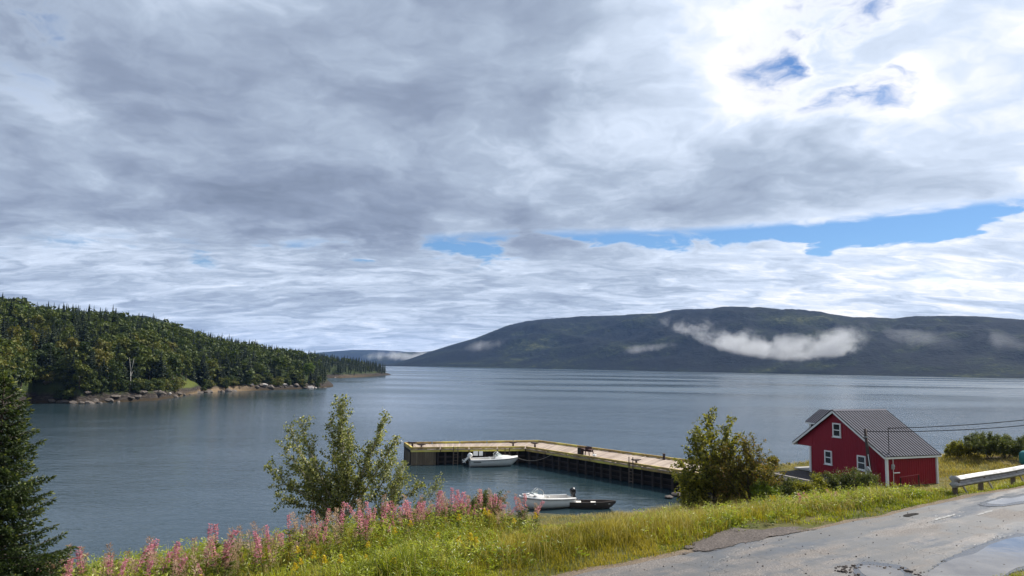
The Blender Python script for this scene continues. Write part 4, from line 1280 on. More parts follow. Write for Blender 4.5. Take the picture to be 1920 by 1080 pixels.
# close sheeting round the seaward end
def sheet_run(a, c, inward, L):
    dn = (c - a).normalized(); nrm = Vector((-dn.y, dn.x)); nrm = nrm if nrm.dot(inward) > 0 else -nrm
    n = int(L / 0.27); r = np.random.default_rng(3)
    for i in range(n):
        p = a + dn * (0.14 + 0.27 * i) + nrm * (0.10 + r.uniform(0, 0.05)); b = MB()
        b.box(v3(p, -0.35), (0.245, 0.12, 3.7 + r.uniform(-0.06, 0)), math.atan2(dn.y, dn.x)); ppart('sheet_plank', b, M['sheeting'])
sheet_run(L_N, L_F, cen1 - L_N, (L_F - L_N).length); sheet_run(L_N, K_N, cen1 - L_N, 3.1)
# ladders
def ladder(a, c, inward, t, up=0.0):
    dn = (c - a).normalized(); nrm = Vector((-dn.y, dn.x)); nrm = nrm if nrm.dot(inward) > 0 else -nrm
    p = a + dn * t - nrm * 0.06; b = MB()
    for sg in (-1, 1): b.beam(v3(p + dn * 0.27 * sg, -0.8), v3(p + dn * 0.27 * sg, PZ + up), 0.08, 0.08)
    o = ppart('ladder', b, M['post_wood'])
    for k in range(7):
        bb = MB(); bb.beam(v3(p - dn * 0.27, -0.5 + 0.33 * k), v3(p + dn * 0.27, -0.5 + 0.33 * k), 0.045, 0.045); ppart('rung', bb, M['post_wood'], o)
ladder(L_N, K_N, cen1 - L_N, 5.3, 0.3); ladder(L_N, K_N, cen1 - L_N, 11.6, 0.1); ladder(K_N, E_N, cen2 - K_N, 17.4, 0.85)
# mooring cleats
def cleat(p, rz):
    b = MB(); b.tube([(p.x, p.y, PZ + 0.0), (p.x, p.y, PZ + 0.5)], [0.13, 0.10], 10)
    d = Vector((math.cos(rz), math.sin(rz), 0)) * 0.55
    c = Vector((p.x, p.y, PZ + 0.52)); b.tube([c - d + Vector((0, 0, .07)), c - d * 0.4, c + d * 0.4, c + d + Vector((0, 0, .07))], [0.05, 0.09, 0.09, 0.05], 8); ppart('mooring_cleat', b, M['iron'], smooth=True)
for px, py in ((773, 838), (790, 842), (962, 838), (1003, 839), (1193, 872)):
    p = at_z(px, py, PZ); cleat(p, 0.25)
p = at_z(1245, 862, PZ); b = MB(); b.tube([(p.x, p.y, PZ), (p.x, p.y, PZ + 0.6)], [0.16, 0.12], 10); b.tube([(p.x, p.y, PZ + 0.6), (p.x, p.y, PZ + 0.68)], 0.2, 10); ppart('bollard', b, M['iron'])
# two white boards on the dark face
for px in (893, 903.5):
    d = (K_N - L_N).normalized(); t = 0.0
    q = at_y(px, 850.5, 90.0); lam = (Vector((q.x, q.y)) - L_N).dot(d); pp = L_N + d * lam + Vector((d.y, -d.x)) * 0.02
    b = MB(); b.box(v3(pp, 1.28), (0.56 if px < 900 else 0.46, 0.04, 0.55), math.atan2(d.y, d.x))
    o = link('white_board', b.mesh('white_board', M['white_trim'])); tag(o, 'left of two white boards on the pier face behind the boat' if px < 900 else 'right of two white boards on the pier face behind the boat', 'board')

# things standing on the pier
tp = at_z(1101, 856, PZ); a_ = math.atan2((E_N - K_N).y, (E_N - K_N).x)
tab = empty('cleaning_table', 'dark wooden work table with clutter standing on the pier', 'table', (tp.x, tp.y, PZ), a_)
M['dark_table'] = wood('dark_table', (0.03, 0.014, 0.012), (0.10, 0.045, 0.038), 0)
b = MB(); b.box((0, 0, 0.82), (1.5, 0.8, 0.07)); link('table_top', b.mesh('table_top', M['dark_table'], False, 0.01), tab)
for sx in (-1, 1):
    for sy in (-1, 1):
        b = MB(); b.beam((sx * 0.72, sy * 0.34, 0), (sx * 0.55, sy * 0.3, 0.785), 0.08, 0.08); link('leg', b.mesh('leg', M['dark_table']), tab)
b = MB(); b.box((0, 0, 0.62), (1.2, 0.04, 0.16)); b.box((0, 0.3, 0.62), (1.2, 0.04, 0.16)); link('apron', b.mesh('apron', M['dark_table']), tab)
def crate(name, c, s, m, label, cat):
    x, y, z = c; b = MB(); t = 0.03
    e = empty(name, label, cat, (tp.x + x * math.cos(a_) - y * math.sin(a_), tp.y + x * math.sin(a_) + y * math.cos(a_), z), a_)
    b.box((0, 0, t / 2), (s[0], s[1], t)); link('base', b.mesh('base', m), e)
    for q_, ss in (((s[0] / 2 - t / 2, 0), (t, s[1])), ((-s[0] / 2 + t / 2, 0), (t, s[1])), ((0, s[1] / 2 - t / 2), (s[0] - 2 * t, t)), ((0, -s[1] / 2 + t / 2), (s[0] - 2 * t, t))):
        b = MB(); b.box((q_[0], q_[1], t + s[2] / 2), (ss[0], ss[1], s[2])); link('side', b.mesh('side', m), e)
crate('fish_crate', (0.15, 0.05, PZ + 0.857), (0.6, 0.45, 0.22), M['dark_table'], 'dark crate on top of the pier work table', 'crate')
crate('black_bin', (-0.98, -0.1, PZ + 0.004), (0.5, 0.5, 0.85), M['black_rubber'], 'black bin beside the work table on the pier', 'bin')
def bucket(p, label):
    e = empty('bucket', label, 'bucket', p); b = MB()
    b.grid([[(r * math.cos(2 * PI * j / 14), r * math.sin(2 * PI * j / 14), z) for j in range(14)] for z, r in ((0.0, 0.02), (0.0, 0.17), (0.42, 0.21), (0.42, 0.19), (0.05, 0.15), (0.05, 0.01))], close=True)
    link('pail', b.mesh('pail', M['pvc'], True), e)
    b = MB(); b.tube([(0.205 * math.cos(t), 0.06 + 0.10 * math.sin(t) * 0.4, 0.40 + 0.13 * math.sin(t)) for t in np.linspace(0, PI, 9)], 0.008, 5); link('handle', b.mesh('handle', M['wire'], True), e)
bp = at_z(1114.5, 859, PZ); bucket((bp.x, bp.y, PZ + 0.002), 'white bucket standing on the pier beside the work table')

# ------------------------------------------------------------------ boats
M['gelcoat'] = plain('gelcoat', (0.74, 0.73, 0.70), 0.3, var=0.05, scale=1.5, spec=0.5)
M['gelcoat_in'] = plain('gelcoat_in', (0.66, 0.63, 0.58), 0.45, var=0.08)
M['hull_grey'] = plain('hull_grey', (0.55, 0.55, 0.52), 0.35, var=0.08, spec=0.5)  # white hull with the shade on its side mixed into the colour
M['rubrail'] = plain('rubrail', (0.10, 0.10, 0.10), 0.6)
M['black_cowl'] = plain('black_cowl', (0.010, 0.010, 0.012), 0.25, spec=0.6)
M['tarp'] = plain('tarp', (0.022, 0.024, 0.034), 0.7, var=0.3, bump=0.4)
def mk_glass(T):
    g = bsdf(T, (0.75, 0.80, 0.80), 0.05, None, 0.6); t = T.n('ShaderNodeBsdfTransparent'); T.put(t.inputs[0], (0.80, 0.86, 0.86))
    mx = T.n('ShaderNodeMixShader'); mx.inputs[0].default_value = 0.22
    T.t.links.new(t.outputs[0], mx.inputs[1]); T.t.links.new(g, mx.inputs[2]); return mx.outputs[0]
M['windscreen'] = mat('windscreen', mk_glass)

def hull_lines(L, B, Hs, Hb, n=17):
    """stations from stern (0) to bow (1): x, half beam at gunwale, chine half beam, gunwale z, chine z, keel z"""
    out = []
    for i in range(n):
        f = i / (n - 1)
        hb = B / 2 * (1.0 if f < 0.45 else max(0.0, 1 - ((f - 0.45) / 0.55) ** 2.4)) * (0.93 + 0.07 * min(1, f / 0.3))
        cb = hb * (0.86 - 0.25 * max(0, f - 0.5)) if f < 0.99 else 0.0
        zs = Hs + (Hb - Hs) * f ** 1.7
        zk = -0.18 + (Hb * 0.92 + 0.12) * max(0, (f - 0.72) / 0.28) ** 2.2 * 0.9
        zc = zk + (zs - zk) * (0.28 + 0.10 * f)
        out.append((f * L + (0.0), max(hb, 0.012), max(cb, 0.008), zs, zc, zk))
    return out

def make_boat(name, label, loc, rz, L, B, Hs, Hb, cowl_m, cuddy, side_m):
    e = empty(name, label, 'boat', loc, rz)
    ln = hull_lines(L, B, Hs, Hb)
    b = MB(); rows = []
    for x, hb, cb, zs, zc, zk in ln:
        fl = 0.06 * (zs - zc)
        rows.append([(x, -hb, zs), (x, -(hb * 0.5 + cb * 0.5) - 0.02, (zs + zc) / 2), (x, -cb, zc), (x, -cb * 0.55, zk + (zc - zk) * 0.42), (x, 0, zk),
                     (x, cb * 0.55, zk + (zc - zk) * 0.42), (x, cb, zc), (x, (hb * 0.5 + cb * 0.5) + 0.02, (zs + zc) / 2), (x, hb, zs)])
    b.grid(rows); n = len(rows[0]); b.add(rows[0], [tuple(range(n))])
    link('hull', b.mesh('hull', side_m, True), e)
    # gunwale cap with side decks and a foredeck
    fd = 0.60 if cuddy else 0.70            # where the foredeck starts
    b = MB(); t = 0.16
    out_ = [(x, hb + 0.02, zs) for x, hb, cb, zs, zc, zk in ln]
    rowsL = []; 
    for sg in (-1, 1):
        rr_ = []
        for (x, hb, zs) in out_:
            inn = max(hb - t, 0.0) if x < fd * L else 0.0
            rr_.append([(x, sg * hb, zs - 0.06), (x, sg * hb, zs + 0.03), (x, sg * (hb * 0.55 + inn * 0.45), zs + 0.055 + (0.06 if x >= fd * L else 0)), (x, sg * inn, zs + 0.05 + (0.11 if x >= fd * L else 0)), (x, sg * inn, zs - 0.02)])
        b.grid(rr_)
    link('deck', b.mesh('deck', M['gelcoat'], True), e)
    b = MB()
    for sg in (-1, 1): b.tube([(x, sg * (hb + 0.012), zs - 0.05) for x, hb, zs in out_], 0.026, 6)
    link('rub_rail', b.mesh('rub_rail', M['rubrail'], True), e)
    # cockpit sole and inner sides
    b = MB(); b.grid([[(x, -max(hb - t, .02), zs), (x, -max(hb - t - .03, .01), 0.12), (x, max(hb - t - .03, .01), 0.12), (x, max(hb - t, .02), zs)] for x, hb, cb, zs, zc, zk in ln if x <= fd * L + 0.3])
    b.add([(0.03, -B / 2 + t, 0.12), (0.03, B / 2 - t, 0.12), (0.03, B / 2 - t, Hs + 0.02), (0.03, -B / 2 + t, Hs + 0.02)], [(0, 1, 2, 3)])
    link('cockpit', b.mesh('cockpit', M['gelcoat_in'], True), e)
    # cabin top / coaming and wrap-round windscreen
    zf = np.interp(fd, [q[0] / L for q in ln], [q[3] for q in ln]); hbf = np.interp(fd, [q[0] / L for q in ln], [q[1] for q in ln])
    x0 = fd * L
    b = MB(); b.grid([[(x0 - 0.55, -hbf + 0.13, zf + 0.03), (x0 - 0.55, -hbf + 0.26, zf + 0.26), (x0 - 0.55, -hbf + 0.30, zf + 0.27)], [(x0 + 0.1, -hbf + 0.13, zf + 0.05), (x0 + 0.1, -hbf + 0.24, zf + 0.32), (x0 + 0.1, -hbf + 0.30, zf + 0.33)],
             [(x0 + L * 0.22, -hbf * 0.62, zf + 0.12), (x0 + L * 0.2, -hbf * 0.5, zf + 0.26), (x0 + L * 0.2, -hbf * 0.45, zf + 0.27)],
             [(x0 + L * 0.30, 0, zf + 0.16), (x0 + L * 0.25, 0, zf + 0.27), (x0 + L * 0.25, 0, zf + 0.29)],
             [(x0 + L * 0.22, hbf * 0.62, zf + 0.12), (x0 + L * 0.2, hbf * 0.5, zf + 0.26), (x0 + L * 0.2, hbf * 0.45, zf + 0.27)],
             [(x0 + 0.1, hbf - 0.13, zf + 0.05), (x0 + 0.1, hbf - 0.24, zf + 0.32), (x0 + 0.1, hbf - 0.30, zf + 0.33)], [(x0 - 0.55, hbf - 0.13, zf + 0.03), (x0 - 0.55, hbf - 0.26, zf + 0.26), (x0 - 0.55, hbf - 0.30, zf + 0.27)]])
    b.grid([[(x0 - 0.1, y * (hbf - 0.26), zf + 0.31) for y in (-1, -.5, 0, .5, 1)], [(x0 + L * 0.2, y * hbf * 0.5, zf + 0.285) for y in (-1, -.5, 0, .5, 1)], [(x0 + L * 0.25, y * 0.12, zf + 0.275) for y in (-1, -.5, 0, .5, 1)]])
    link('cabin_top', b.mesh('cabin_top', M['gelcoat'], True), e)
    base, top = [], []
    for k in range(9):
        a = PI * (k / 8 - 0.5)
        base.append((x0 - 0.45 + 0.95 * math.cos(a), (hbf - 0.26) * math.sin(a), zf + 0.29)); top.append((x0 - 0.55 + 0.42 * math.cos(a), (hbf - 0.34) * math.sin(a), zf + 0.29 + 0.46 * (0.35 + 0.65 * math.cos(a) ** 0.5 if math.cos(a) > 0 else 0.35)))
    b = MB(); b.grid([base, top]); ws_ = link('windscreen', b.mesh('windscreen', M['windscreen'], True), e)
    b = MB(); b.tube(top, 0.028, 6); b.tube(base, 0.02, 6)
    for k in (0, 3, 5, 8): b.tube([base[k], top[k]], 0.022, 6)
    link('frame', b.mesh('frame', M['gelcoat'] if cuddy else M['galv'], True), ws_)
    for sg in (-1, 1):
        b = MB(); b.box((x0 - 0.85, sg * B * 0.2, 0.42), (0.45, 0.42, 0.12)); b.box((x0 - 1.06, sg * B * 0.2, 0.72), (0.10, 0.42, 0.55)); link('seat', b.mesh('seat', M['gelcoat'], False, 0.03), e)
    # outboard, tilted up
    ob = MB(); tilt = 0.75 if cuddy else 0.25
    Mt = Matrix.Rotation(tilt, 3, 'Y')
    T0 = Vector((-0.12, 0, Hs + 0.12))
    def tp_(p): return T0 + Mt @ Vector(p)
    rows = []
    for z, lx, ly, cx in ((0.05, 0.20, 0.13, -0.14), (0.18, 0.27, 0.17, -0.15), (0.40, 0.29, 0.18, -0.14), (0.55, 0.22, 0.15, -0.11), (0.60, 0.05, 0.04, -0.10)):
        rows.append([tp_((cx + lx * math.cos(2 * PI * j / 14), ly * math.sin(2 * PI * j / 14), z)) for j in range(14)])
    ob.grid(rows, close=True); o = link('outboard', ob.mesh('outboard', cowl_m, True), e)
    b = MB(); b.beam(tp_((-0.14, 0, 0.08)), tp_((-0.16, 0, -0.62)), 0.14, 0.20, up=tp_((1, 0, 0)) - T0); b.beam(tp_((-0.38, 0, -0.42)), tp_((-0.02, 0, -0.42)), 0.26, 0.03, up=tp_((0, 0, 1)) - T0)
    b.tube([tp_((-0.42, 0, -0.66)), tp_((-0.16, 0, -0.66)), tp_((0.08, 0, -0.66))], [0.05, 0.07, 0.02], 8); b.beam(tp_((-0.14, 0, -0.66)), tp_((-0.2, 0, -0.86)), 0.03, 0.16, up=tp_((1, 0, 0)) - T0)
    link('lower_unit', b.mesh('lower_unit', M['gelcoat'] if cuddy else M['black_cowl']), o)
    b = MB()
    for k in range(3):
        a = 2 * PI * k / 3; b.beam(tp_((-0.43, 0, -0.66)), tp_((-0.44, 0.15 * math.sin(a), -0.66 + 0.15 * math.cos(a))), 0.09, 0.012, up=tp_((1, 0.4, 0)) - T0)
    link('propeller', b.mesh('propeller', M['grey_box']), o)
    b = MB(); b.beam(T0 + Vector((0.02, 0, -0.35)), T0 + Vector((-0.06, 0, 0.10)), 0.28, 0.12); link('bracket', b.mesh('bracket', M['rubrail']), o)
    return e, zf, x0, hbf

b1s, b1b = at_z(881, 874, 0.0), at_z(966, 869.5, 0.0)
d1 = b1b - b1s
boat1, *_x = make_boat('motor_boat', 'white cuddy motor boat with tilted white outboard moored along the pier', (b1s.x, b1s.y, 0.02), math.atan2(d1.y, d1.x) - 0.30, 5.7, 2.15, 0.78, 1.02, M['gelcoat'], True, M['hull_grey'])
b = MB(); b.box((0.75, -1.035, 0.55), (0.9, 0.02, 0.10)); link('name_lettering', b.mesh('name_lettering', M['rubrail']), boat1)
b2s, b2b = at_z(1068, 940, 0.35), at_z(985, 938, 0.35)
boat2, zf2, x02, hb2 = make_boat('motor_boat', 'white open motor boat with black outboard lying at the near shore', (b2s.x + 0.1, b2s.y - 0.2, 0.05), PI + 0.42, 4.9, 2.0, 0.74, 0.98, M['black_cowl'], False, M['gelcoat'])
b = MB(); r_ = np.random.default_rng(4); rows = []
for i in range(8):
    x = x02 + 0.15 + i * 0.16; w = max(0.05, hb2 * (1 - (i / 8.5) ** 2)) * 0.8
    rows.append([(x, w * q_, zf2 + 0.30 + 0.05 * r_.random() - 0.10 * abs(q_) + 0.04 * math.sin(i * 2.1)) for q_ in (-1, -.6, -.2, .2, .6, 1)])
b.grid(rows); link('tarp', b.mesh('tarp', M['tarp'], True), boat2)
# small dark rowing boat beside it
M['dinghy'] = wood('dinghy', (0.030, 0.022, 0.018), (0.095, 0.075, 0.062), 0)
dn0 = at_z(1068, 946, 0.2)
dg = empty('rowing_boat', 'small dark wooden rowing boat with pale thwarts at the near shore', 'boat', (dn0.x, dn0.y, 0.05), -0.08)
ln = hull_lines(3.9, 1.35, 0.42, 0.58, 13)
b = MB(); rows = []
for x, hb, cb, zs, zc, zk in ln: rows.append([(x, -hb, zs), (x, -cb, zc - 0.05), (x, -cb * 0.5, zk + 0.05), (x, 0, zk), (x, cb * 0.5, zk + 0.05), (x, cb, zc - 0.05), (x, hb, zs)])
b.grid(rows); b.add(rows[0], [tuple(range(7))]); link('hull', b.mesh('hull', M['dinghy'], True), dg)
b = MB()
for sg in (-1, 1): b.grid([[(x, sg * (hb + 0.03), zs - 0.03), (x, sg * (hb + 0.03), zs + 0.03), (x, sg * max(hb - 0.05, 0), zs + 0.03), (x, sg * max(hb - 0.05, 0), zs - 0.03)] for x, hb, cb, zs, zc, zk in ln], close=True)
link('gunwale', b.mesh('gunwale', M['dinghy']), dg)
b = MB(); b.grid([[(x, -hb * 0.8, 0.04), (x, hb * 0.8, 0.04)] for x, hb, cb, zs, zc, zk in ln if x < 3.3]); link('bottom_boards', b.mesh('bottom_boards', M['dinghy']), dg)
for x, w in ((0.75, 0.42), (2.0, 0.42), (3.25, 0.34)):
    hb = np.interp(x, [q_[0] for q_ in ln], [q_[1] for q_ in ln]); b = MB(); b.box((x, 0, 0.36), (w, 2 * hb - 0.06, 0.05)); link('thwart', b.mesh('thwart', M['gelcoat_in'], False, 0.008), dg)
# mooring rope from the bow to the pier
b = MB(); pa = Vector((b1s.x + 5.6 * math.cos(boat1.rotation_euler.z), b1s.y + 5.6 * math.sin(boat1.rotation_euler.z), 0.95)); pc = v3(K_N.lerp(E_N, 0.17), PZ - 0.1)
b.tube([pa.lerp(pc, t) - Vector((0, 0, 0.55 * 4 * t * (1 - t))) for t in np.linspace(0, 1, 15)], 0.022, 5)
tag(link('mooring_rope', b.mesh('mooring_rope', plain('rope', (0.30, 0.27, 0.22), 0.9), True)), 'slack mooring rope between the moored boat and the pier', 'rope')
# boulders of the near shore where the pier meets it
for k, (px, py, sz) in enumerate(((1256, 926, 0.9), (1268, 922, 1.2), (1282, 925, 1.3))):
    p = at_z(px, py, 0.4); o = link('boulder', me_rd[k % 4], None, (p.x, p.y, max(gz(p.x, p.y), 0.0) + 0.1), k * 1.1, (sz * 1.2, sz, sz * 0.8)); tag(o, 'dark boulder at the foot of the pier behind the grass', 'rock', 'boulders at the foot of the pier')

# ------------------------------------------------------------------ plants of the near bank
def blades(P, H, W, lean, az, rnd, curve=0.5):
    """grass blades: three triangles each. P (n,3), H heights, W widths, lean (0..1), az heading"""
    n = len(P)
    d = np.stack([np.cos(az), np.sin(az), np.zeros(n)], 1); q = np.stack([-np.sin(az + 0.6), np.cos(az + 0.6), np.zeros(n)], 1)
    up = np.array((0, 0, 1.0))
    h = H[:, None]; w = W[:, None]; l = lean[:, None]
    m = P + up * h * 0.55 + d * h * l * 0.25
    t = P + up * h * (1 - 0.35 * l) + d * h * l * 0.9
    V = np.stack([P - q * w, P + q * w, m + q * w * 0.75, m - q * w * 0.75, t], 1).reshape(-1, 3)
    i = np.arange(n) * 5
    F = np.concatenate([np.stack([i, i + 1, i + 2], 1), np.stack([i, i + 2, i + 3], 1), np.stack([i + 3, i + 2, i + 4], 1)])
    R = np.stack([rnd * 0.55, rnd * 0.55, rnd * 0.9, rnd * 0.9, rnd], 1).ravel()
    return V, F, R

def leaves(P, D, L, W, rnd, seed=0, fold=0.25):
    """single leaves: two triangles folded along the midrib; D = direction of the leaf"""
    n = len(P); r = np.random.default_rng(seed)
    D = D / np.maximum(np.linalg.norm(D, axis=1), 1e-6)[:, None]
    s = np.cross(D, r.normal(size=(n, 3))); s /= np.maximum(np.linalg.norm(s, axis=1), 1e-6)[:, None]
    nn = np.cross(s, D)
    l = np.broadcast_to(np.asarray(L, float), (n,))[:, None]; w = np.broadcast_to(np.asarray(W, float), (n,))[:, None]
    a = P; c = P + D * l; m = P + D * l * 0.45
    V = np.stack([a, m + s * w * 0.5 + nn * w * fold, c, m - s * w * 0.5 + nn * w * fold], 1).reshape(-1, 3)
    i = np.arange(n) * 4
    F = np.concatenate([np.stack([i, i + 1, i + 2], 1), np.stack([i, i + 2, i + 3], 1)])
    return V, F, np.repeat(rnd, 4)

def join(parts):
    Vs, Fs, Rs, o = [], [], [], 0
    for v, f, q in parts:
        Vs.append(v); Fs.append(f + o); Rs.append(q); o += len(v)
    return np.concatenate(Vs), np.concatenate(Fs), np.concatenate(Rs)

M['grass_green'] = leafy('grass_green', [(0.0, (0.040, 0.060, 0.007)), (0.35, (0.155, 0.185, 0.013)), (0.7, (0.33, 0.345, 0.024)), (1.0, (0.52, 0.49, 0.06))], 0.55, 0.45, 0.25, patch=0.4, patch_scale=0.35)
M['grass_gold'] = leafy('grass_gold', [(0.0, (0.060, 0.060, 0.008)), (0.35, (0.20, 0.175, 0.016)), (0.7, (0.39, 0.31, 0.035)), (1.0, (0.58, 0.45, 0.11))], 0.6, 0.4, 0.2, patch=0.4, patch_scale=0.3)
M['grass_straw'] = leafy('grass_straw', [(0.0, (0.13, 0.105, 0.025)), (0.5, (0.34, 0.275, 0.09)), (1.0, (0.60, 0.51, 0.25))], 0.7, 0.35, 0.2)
M['weed_leaf'] = leafy('weed_leaf', [(0.0, (0.028, 0.050, 0.008)), (0.4, (0.125, 0.170, 0.016)), (0.75, (0.29, 0.335, 0.032)), (1.0, (0.50, 0.51, 0.09))], 0.45, 0.4, 0.4, patch=0.3, patch_scale=0.5)

rg = np.random.default_rng(2024)
def zone(n, s_rng, t_rng, dens):
    """random points of the bank with ground height; dens(x, y, s, t, px) gives the chance that a point is kept"""
    s = rg.uniform(*s_rng, n); t = rg.uniform(*t_rng, n)
    x, y = RO[0] + s * RN[0] + t * RD[0], RO[1] + s * RN[1] + t * RD[1]
    col = 960 + FPX * x / np.maximum(y * 1.02, 1)
    k = rg.random(n) < dens(x, y, s, t, col)
    k &= (y > 9) & (col > -60) & (col < 2010)
    x, y = x[k], y[k]
    return np.stack([x, y, ground(x, y) - 0.03], 1), s[k], t[k], col[k]

YARD = at_z(1508, 896, TERR)
def clear_of_built(x, y, s, t, col):
    hx, hy = x - HO.x, y - HO.y
    u, v = hx * HG.x + hy * HG.y, hx * HN.x + hy * HN.y
    inside = (u > -0.25) & (u < 9.8) & (v > -0.2) & (v < HL + 0.2)
    yard = ((x - YARD.x + 1.0) ** 2 / 14.0 + (y - YARD.y + 2.0) ** 2 / 24) < 1
    g = (np.abs(s - s0 - 0.05) < 0.28) & (t > t0 - 0.2)
    pull = (col > 1262) & (col < 1545) & (s < 0.35 + 1.75 * np.exp(-((col - 1390) / 85) ** 2))
    return ~(inside | yard | g | pull)
edge_s = lambda t: 0.30 + 1.6 * np.interp(t, tt, ragged)

def grass_obj(name, m, label, P, H, W, lean, R, heading=None, seed=0):
    n = len(P); az = rg.uniform(0, 2 * PI, n) if heading is None else rg.normal(heading, 0.9, n)
    V, F, q = blades(P, H, W, lean, az, R)
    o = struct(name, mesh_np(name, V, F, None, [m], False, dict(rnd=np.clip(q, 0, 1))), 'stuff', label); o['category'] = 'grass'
    return o
def tuft(P, k, spread):
    """k blades round every point"""
    Q = np.repeat(P, k, 0); Q[:, :2] += rg.normal(0, spread, (len(Q), 2)); Q[:, 2] = ground(Q[:, 0], Q[:, 1]) - 0.03
    return Q
def keep_edge(Q):
    s, t = st(Q[:, 0], Q[:, 1]); return (s > edge_s(t) - 0.1) & clear_of_built(Q[:, 0], Q[:, 1], s, t, 960 + FPX * Q[:, 0] / np.maximum(Q[:, 1] * 1.02, 1))

gold_w = lambda col: np.clip(np.exp(-((col - 1165) / 165) ** 2) + 0.12, 0, 1)
def near_house(Q):
    u = (Q[:, 0] - HO.x) * HG.x + (Q[:, 1] - HO.y) * HG.y; v = (Q[:, 0] - HO.x) * HN.x + (Q[:, 1] - HO.y) * HN.y
    d = np.hypot(np.maximum(np.maximum(-u, u - HW), 0), np.maximum(np.maximum(-v, v - HL), 0))
    return 0.22 + 0.78 * sstep(d, 1.0, 7.0)
def low_mid(Q):
    s, t = st(Q[:, 0], Q[:, 1]); c = 960 + FPX * Q[:, 0] / np.maximum(Q[:, 1] * 1.02, 1)
    return 1 - 0.66 * np.exp(-((c - 1085) / 125) ** 4) * sstep(s, 3.5, 6.5)
# tall green grass of the bank
P, s, t, col = zone(10500, (0.4, 18), (-24, 34), lambda x, y, s, t, col: (1 - 0.75 * gold_w(col)) * np.clip(1.15 - s / 22, 0.1, 1))
Q = tuft(P, 20, 0.15); Q = Q[keep_edge(Q)]; n = len(Q)
sq, tq = st(Q[:, 0], Q[:, 1]); ramp_h = 0.35 + 0.65 * sstep(sq, 0.6, 3.0)
patchy = 0.80 + 0.60 * fbm(Q[:, 0] * 0.7, Q[:, 1] * 0.7, 71, 3)
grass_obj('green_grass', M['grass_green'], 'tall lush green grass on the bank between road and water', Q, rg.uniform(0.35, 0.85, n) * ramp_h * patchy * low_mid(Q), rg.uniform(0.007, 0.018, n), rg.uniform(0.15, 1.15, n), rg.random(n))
# golden grass
P, s, t, col = zone(9000, (0.4, 16), (-8, 36), lambda x, y, s, t, col: gold_w(col) * np.clip(1.2 - s / 20, 0.1, 1))
Q = tuft(P, 26, 0.16); Q = Q[keep_edge(Q)]; n = len(Q); sq, tq = st(Q[:, 0], Q[:, 1]); ramp_h = 0.3 + 0.7 * sstep(sq, 0.6, 3.0)
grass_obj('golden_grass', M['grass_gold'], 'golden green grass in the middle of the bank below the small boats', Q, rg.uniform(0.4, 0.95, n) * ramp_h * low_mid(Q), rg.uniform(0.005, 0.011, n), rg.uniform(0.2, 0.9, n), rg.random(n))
# taller loose stalks with seed heads rising out of it
P, s, t, col = zone(5200, (1.5, 17), (-24, 34), lambda x, y, s, t, col: 0.25 + 0.75 * np.exp(-((col - 1230) / 150) ** 2))
Q = tuft(P, 7, 0.2); Q = Q[keep_edge(Q)]; n = len(Q)
grass_obj('seeding_stalks', M['grass_straw'], 'tall loose seeding grass stalks standing above the bank', Q, rg.uniform(0.7, 1.25, n) * low_mid(Q), rg.uniform(0.003, 0.007, n), rg.uniform(0.1, 0.7, n), rg.random(n))
# short bright verge and the slope towards the house
P, s, t, col = zone(7000, (0.5, 11), (14, 75), lambda x, y, s, t, col: np.where(s < 3.2, 0.95, 0.55) * (t > 18))
Q = tuft(P, 22, 0.17); Q = Q[keep_edge(Q)]; n = len(Q); sq, tq = st(Q[:, 0], Q[:, 1])
grass_obj('verge_grass', M['grass_green'], 'short bright green grass along the road verge by the guardrail', Q, rg.uniform(0.12, 0.36, n) * (0.55 + 0.5 * sstep(sq, 1, 4)) * near_house(Q) ** 0.5, rg.uniform(0.008, 0.016, n), rg.uniform(0.2, 0.9, n), rg.random(n) * 0.8)
# pale seeding grass: edge of the water slope, slope below the house, terrace round the house
P, s, t, col = zone(7600, (1.2, 30), (10, 80), lambda x, y, s, t, col: np.where(t < 34, np.exp(-((col - 1225) / 85) ** 2) * (s > 5) + 0.10 * (s > 2) + 0.5 * np.exp(-((col - 1660) / 90) ** 2) * (s > 2.0), np.where(s > 4, 0.8, 0.35 * (s > 2))))
Q = tuft(P, 24, 0.24); Q = Q[keep_edge(Q)]; n = len(Q)
grass_obj('straw_grass', M['grass_straw'], 'pale straw coloured seeding grass round the red house and the shore', Q, rg.uniform(0.35, 1.0, n) * low_mid(Q) * (1 - 0.4 * sstep(st(Q[:, 0], Q[:, 1])[1], 30, 36)) * near_house(Q), rg.uniform(0.006, 0.014, n), rg.uniform(0.2, 1.0, n), rg.random(n), heading=2.6)
P, s, t, col = zone(2300, (1.6, 7.5), (14, 46), lambda x, y, s, t, col: 0.25 + 0.75 * (fbm(x * 0.6, y * 0.6, 83, 3) > 0.1))
Q = tuft(P, 18, 0.22); Q = Q[keep_edge(Q)]; n = len(Q)
grass_obj('dry_tussocks', M['grass_straw'], 'dry bent tussocks on the slope between the road and the red house', Q, rg.uniform(0.25, 0.75, n) * near_house(Q) ** 0.5, rg.uniform(0.005, 0.012, n), rg.uniform(0.4, 1.3, n), rg.random(n), heading=2.6)
P, s, t, col = zone(4200, (5, 30), (30, 110), lambda x, y, s, t, col: 0.75 + 0 * s)
Q = tuft(P, 18, 0.28); Q = Q[keep_edge(Q)]; n = len(Q)
grass_obj('rough_grass', M['grass_gold'], 'rough brownish green grass on the level ground beyond the red house', Q, rg.uniform(0.2, 0.6, n) * near_house(Q), rg.uniform(0.010, 0.020, n), rg.uniform(0.2, 1.0, n), rg.random(n) * 0.85)
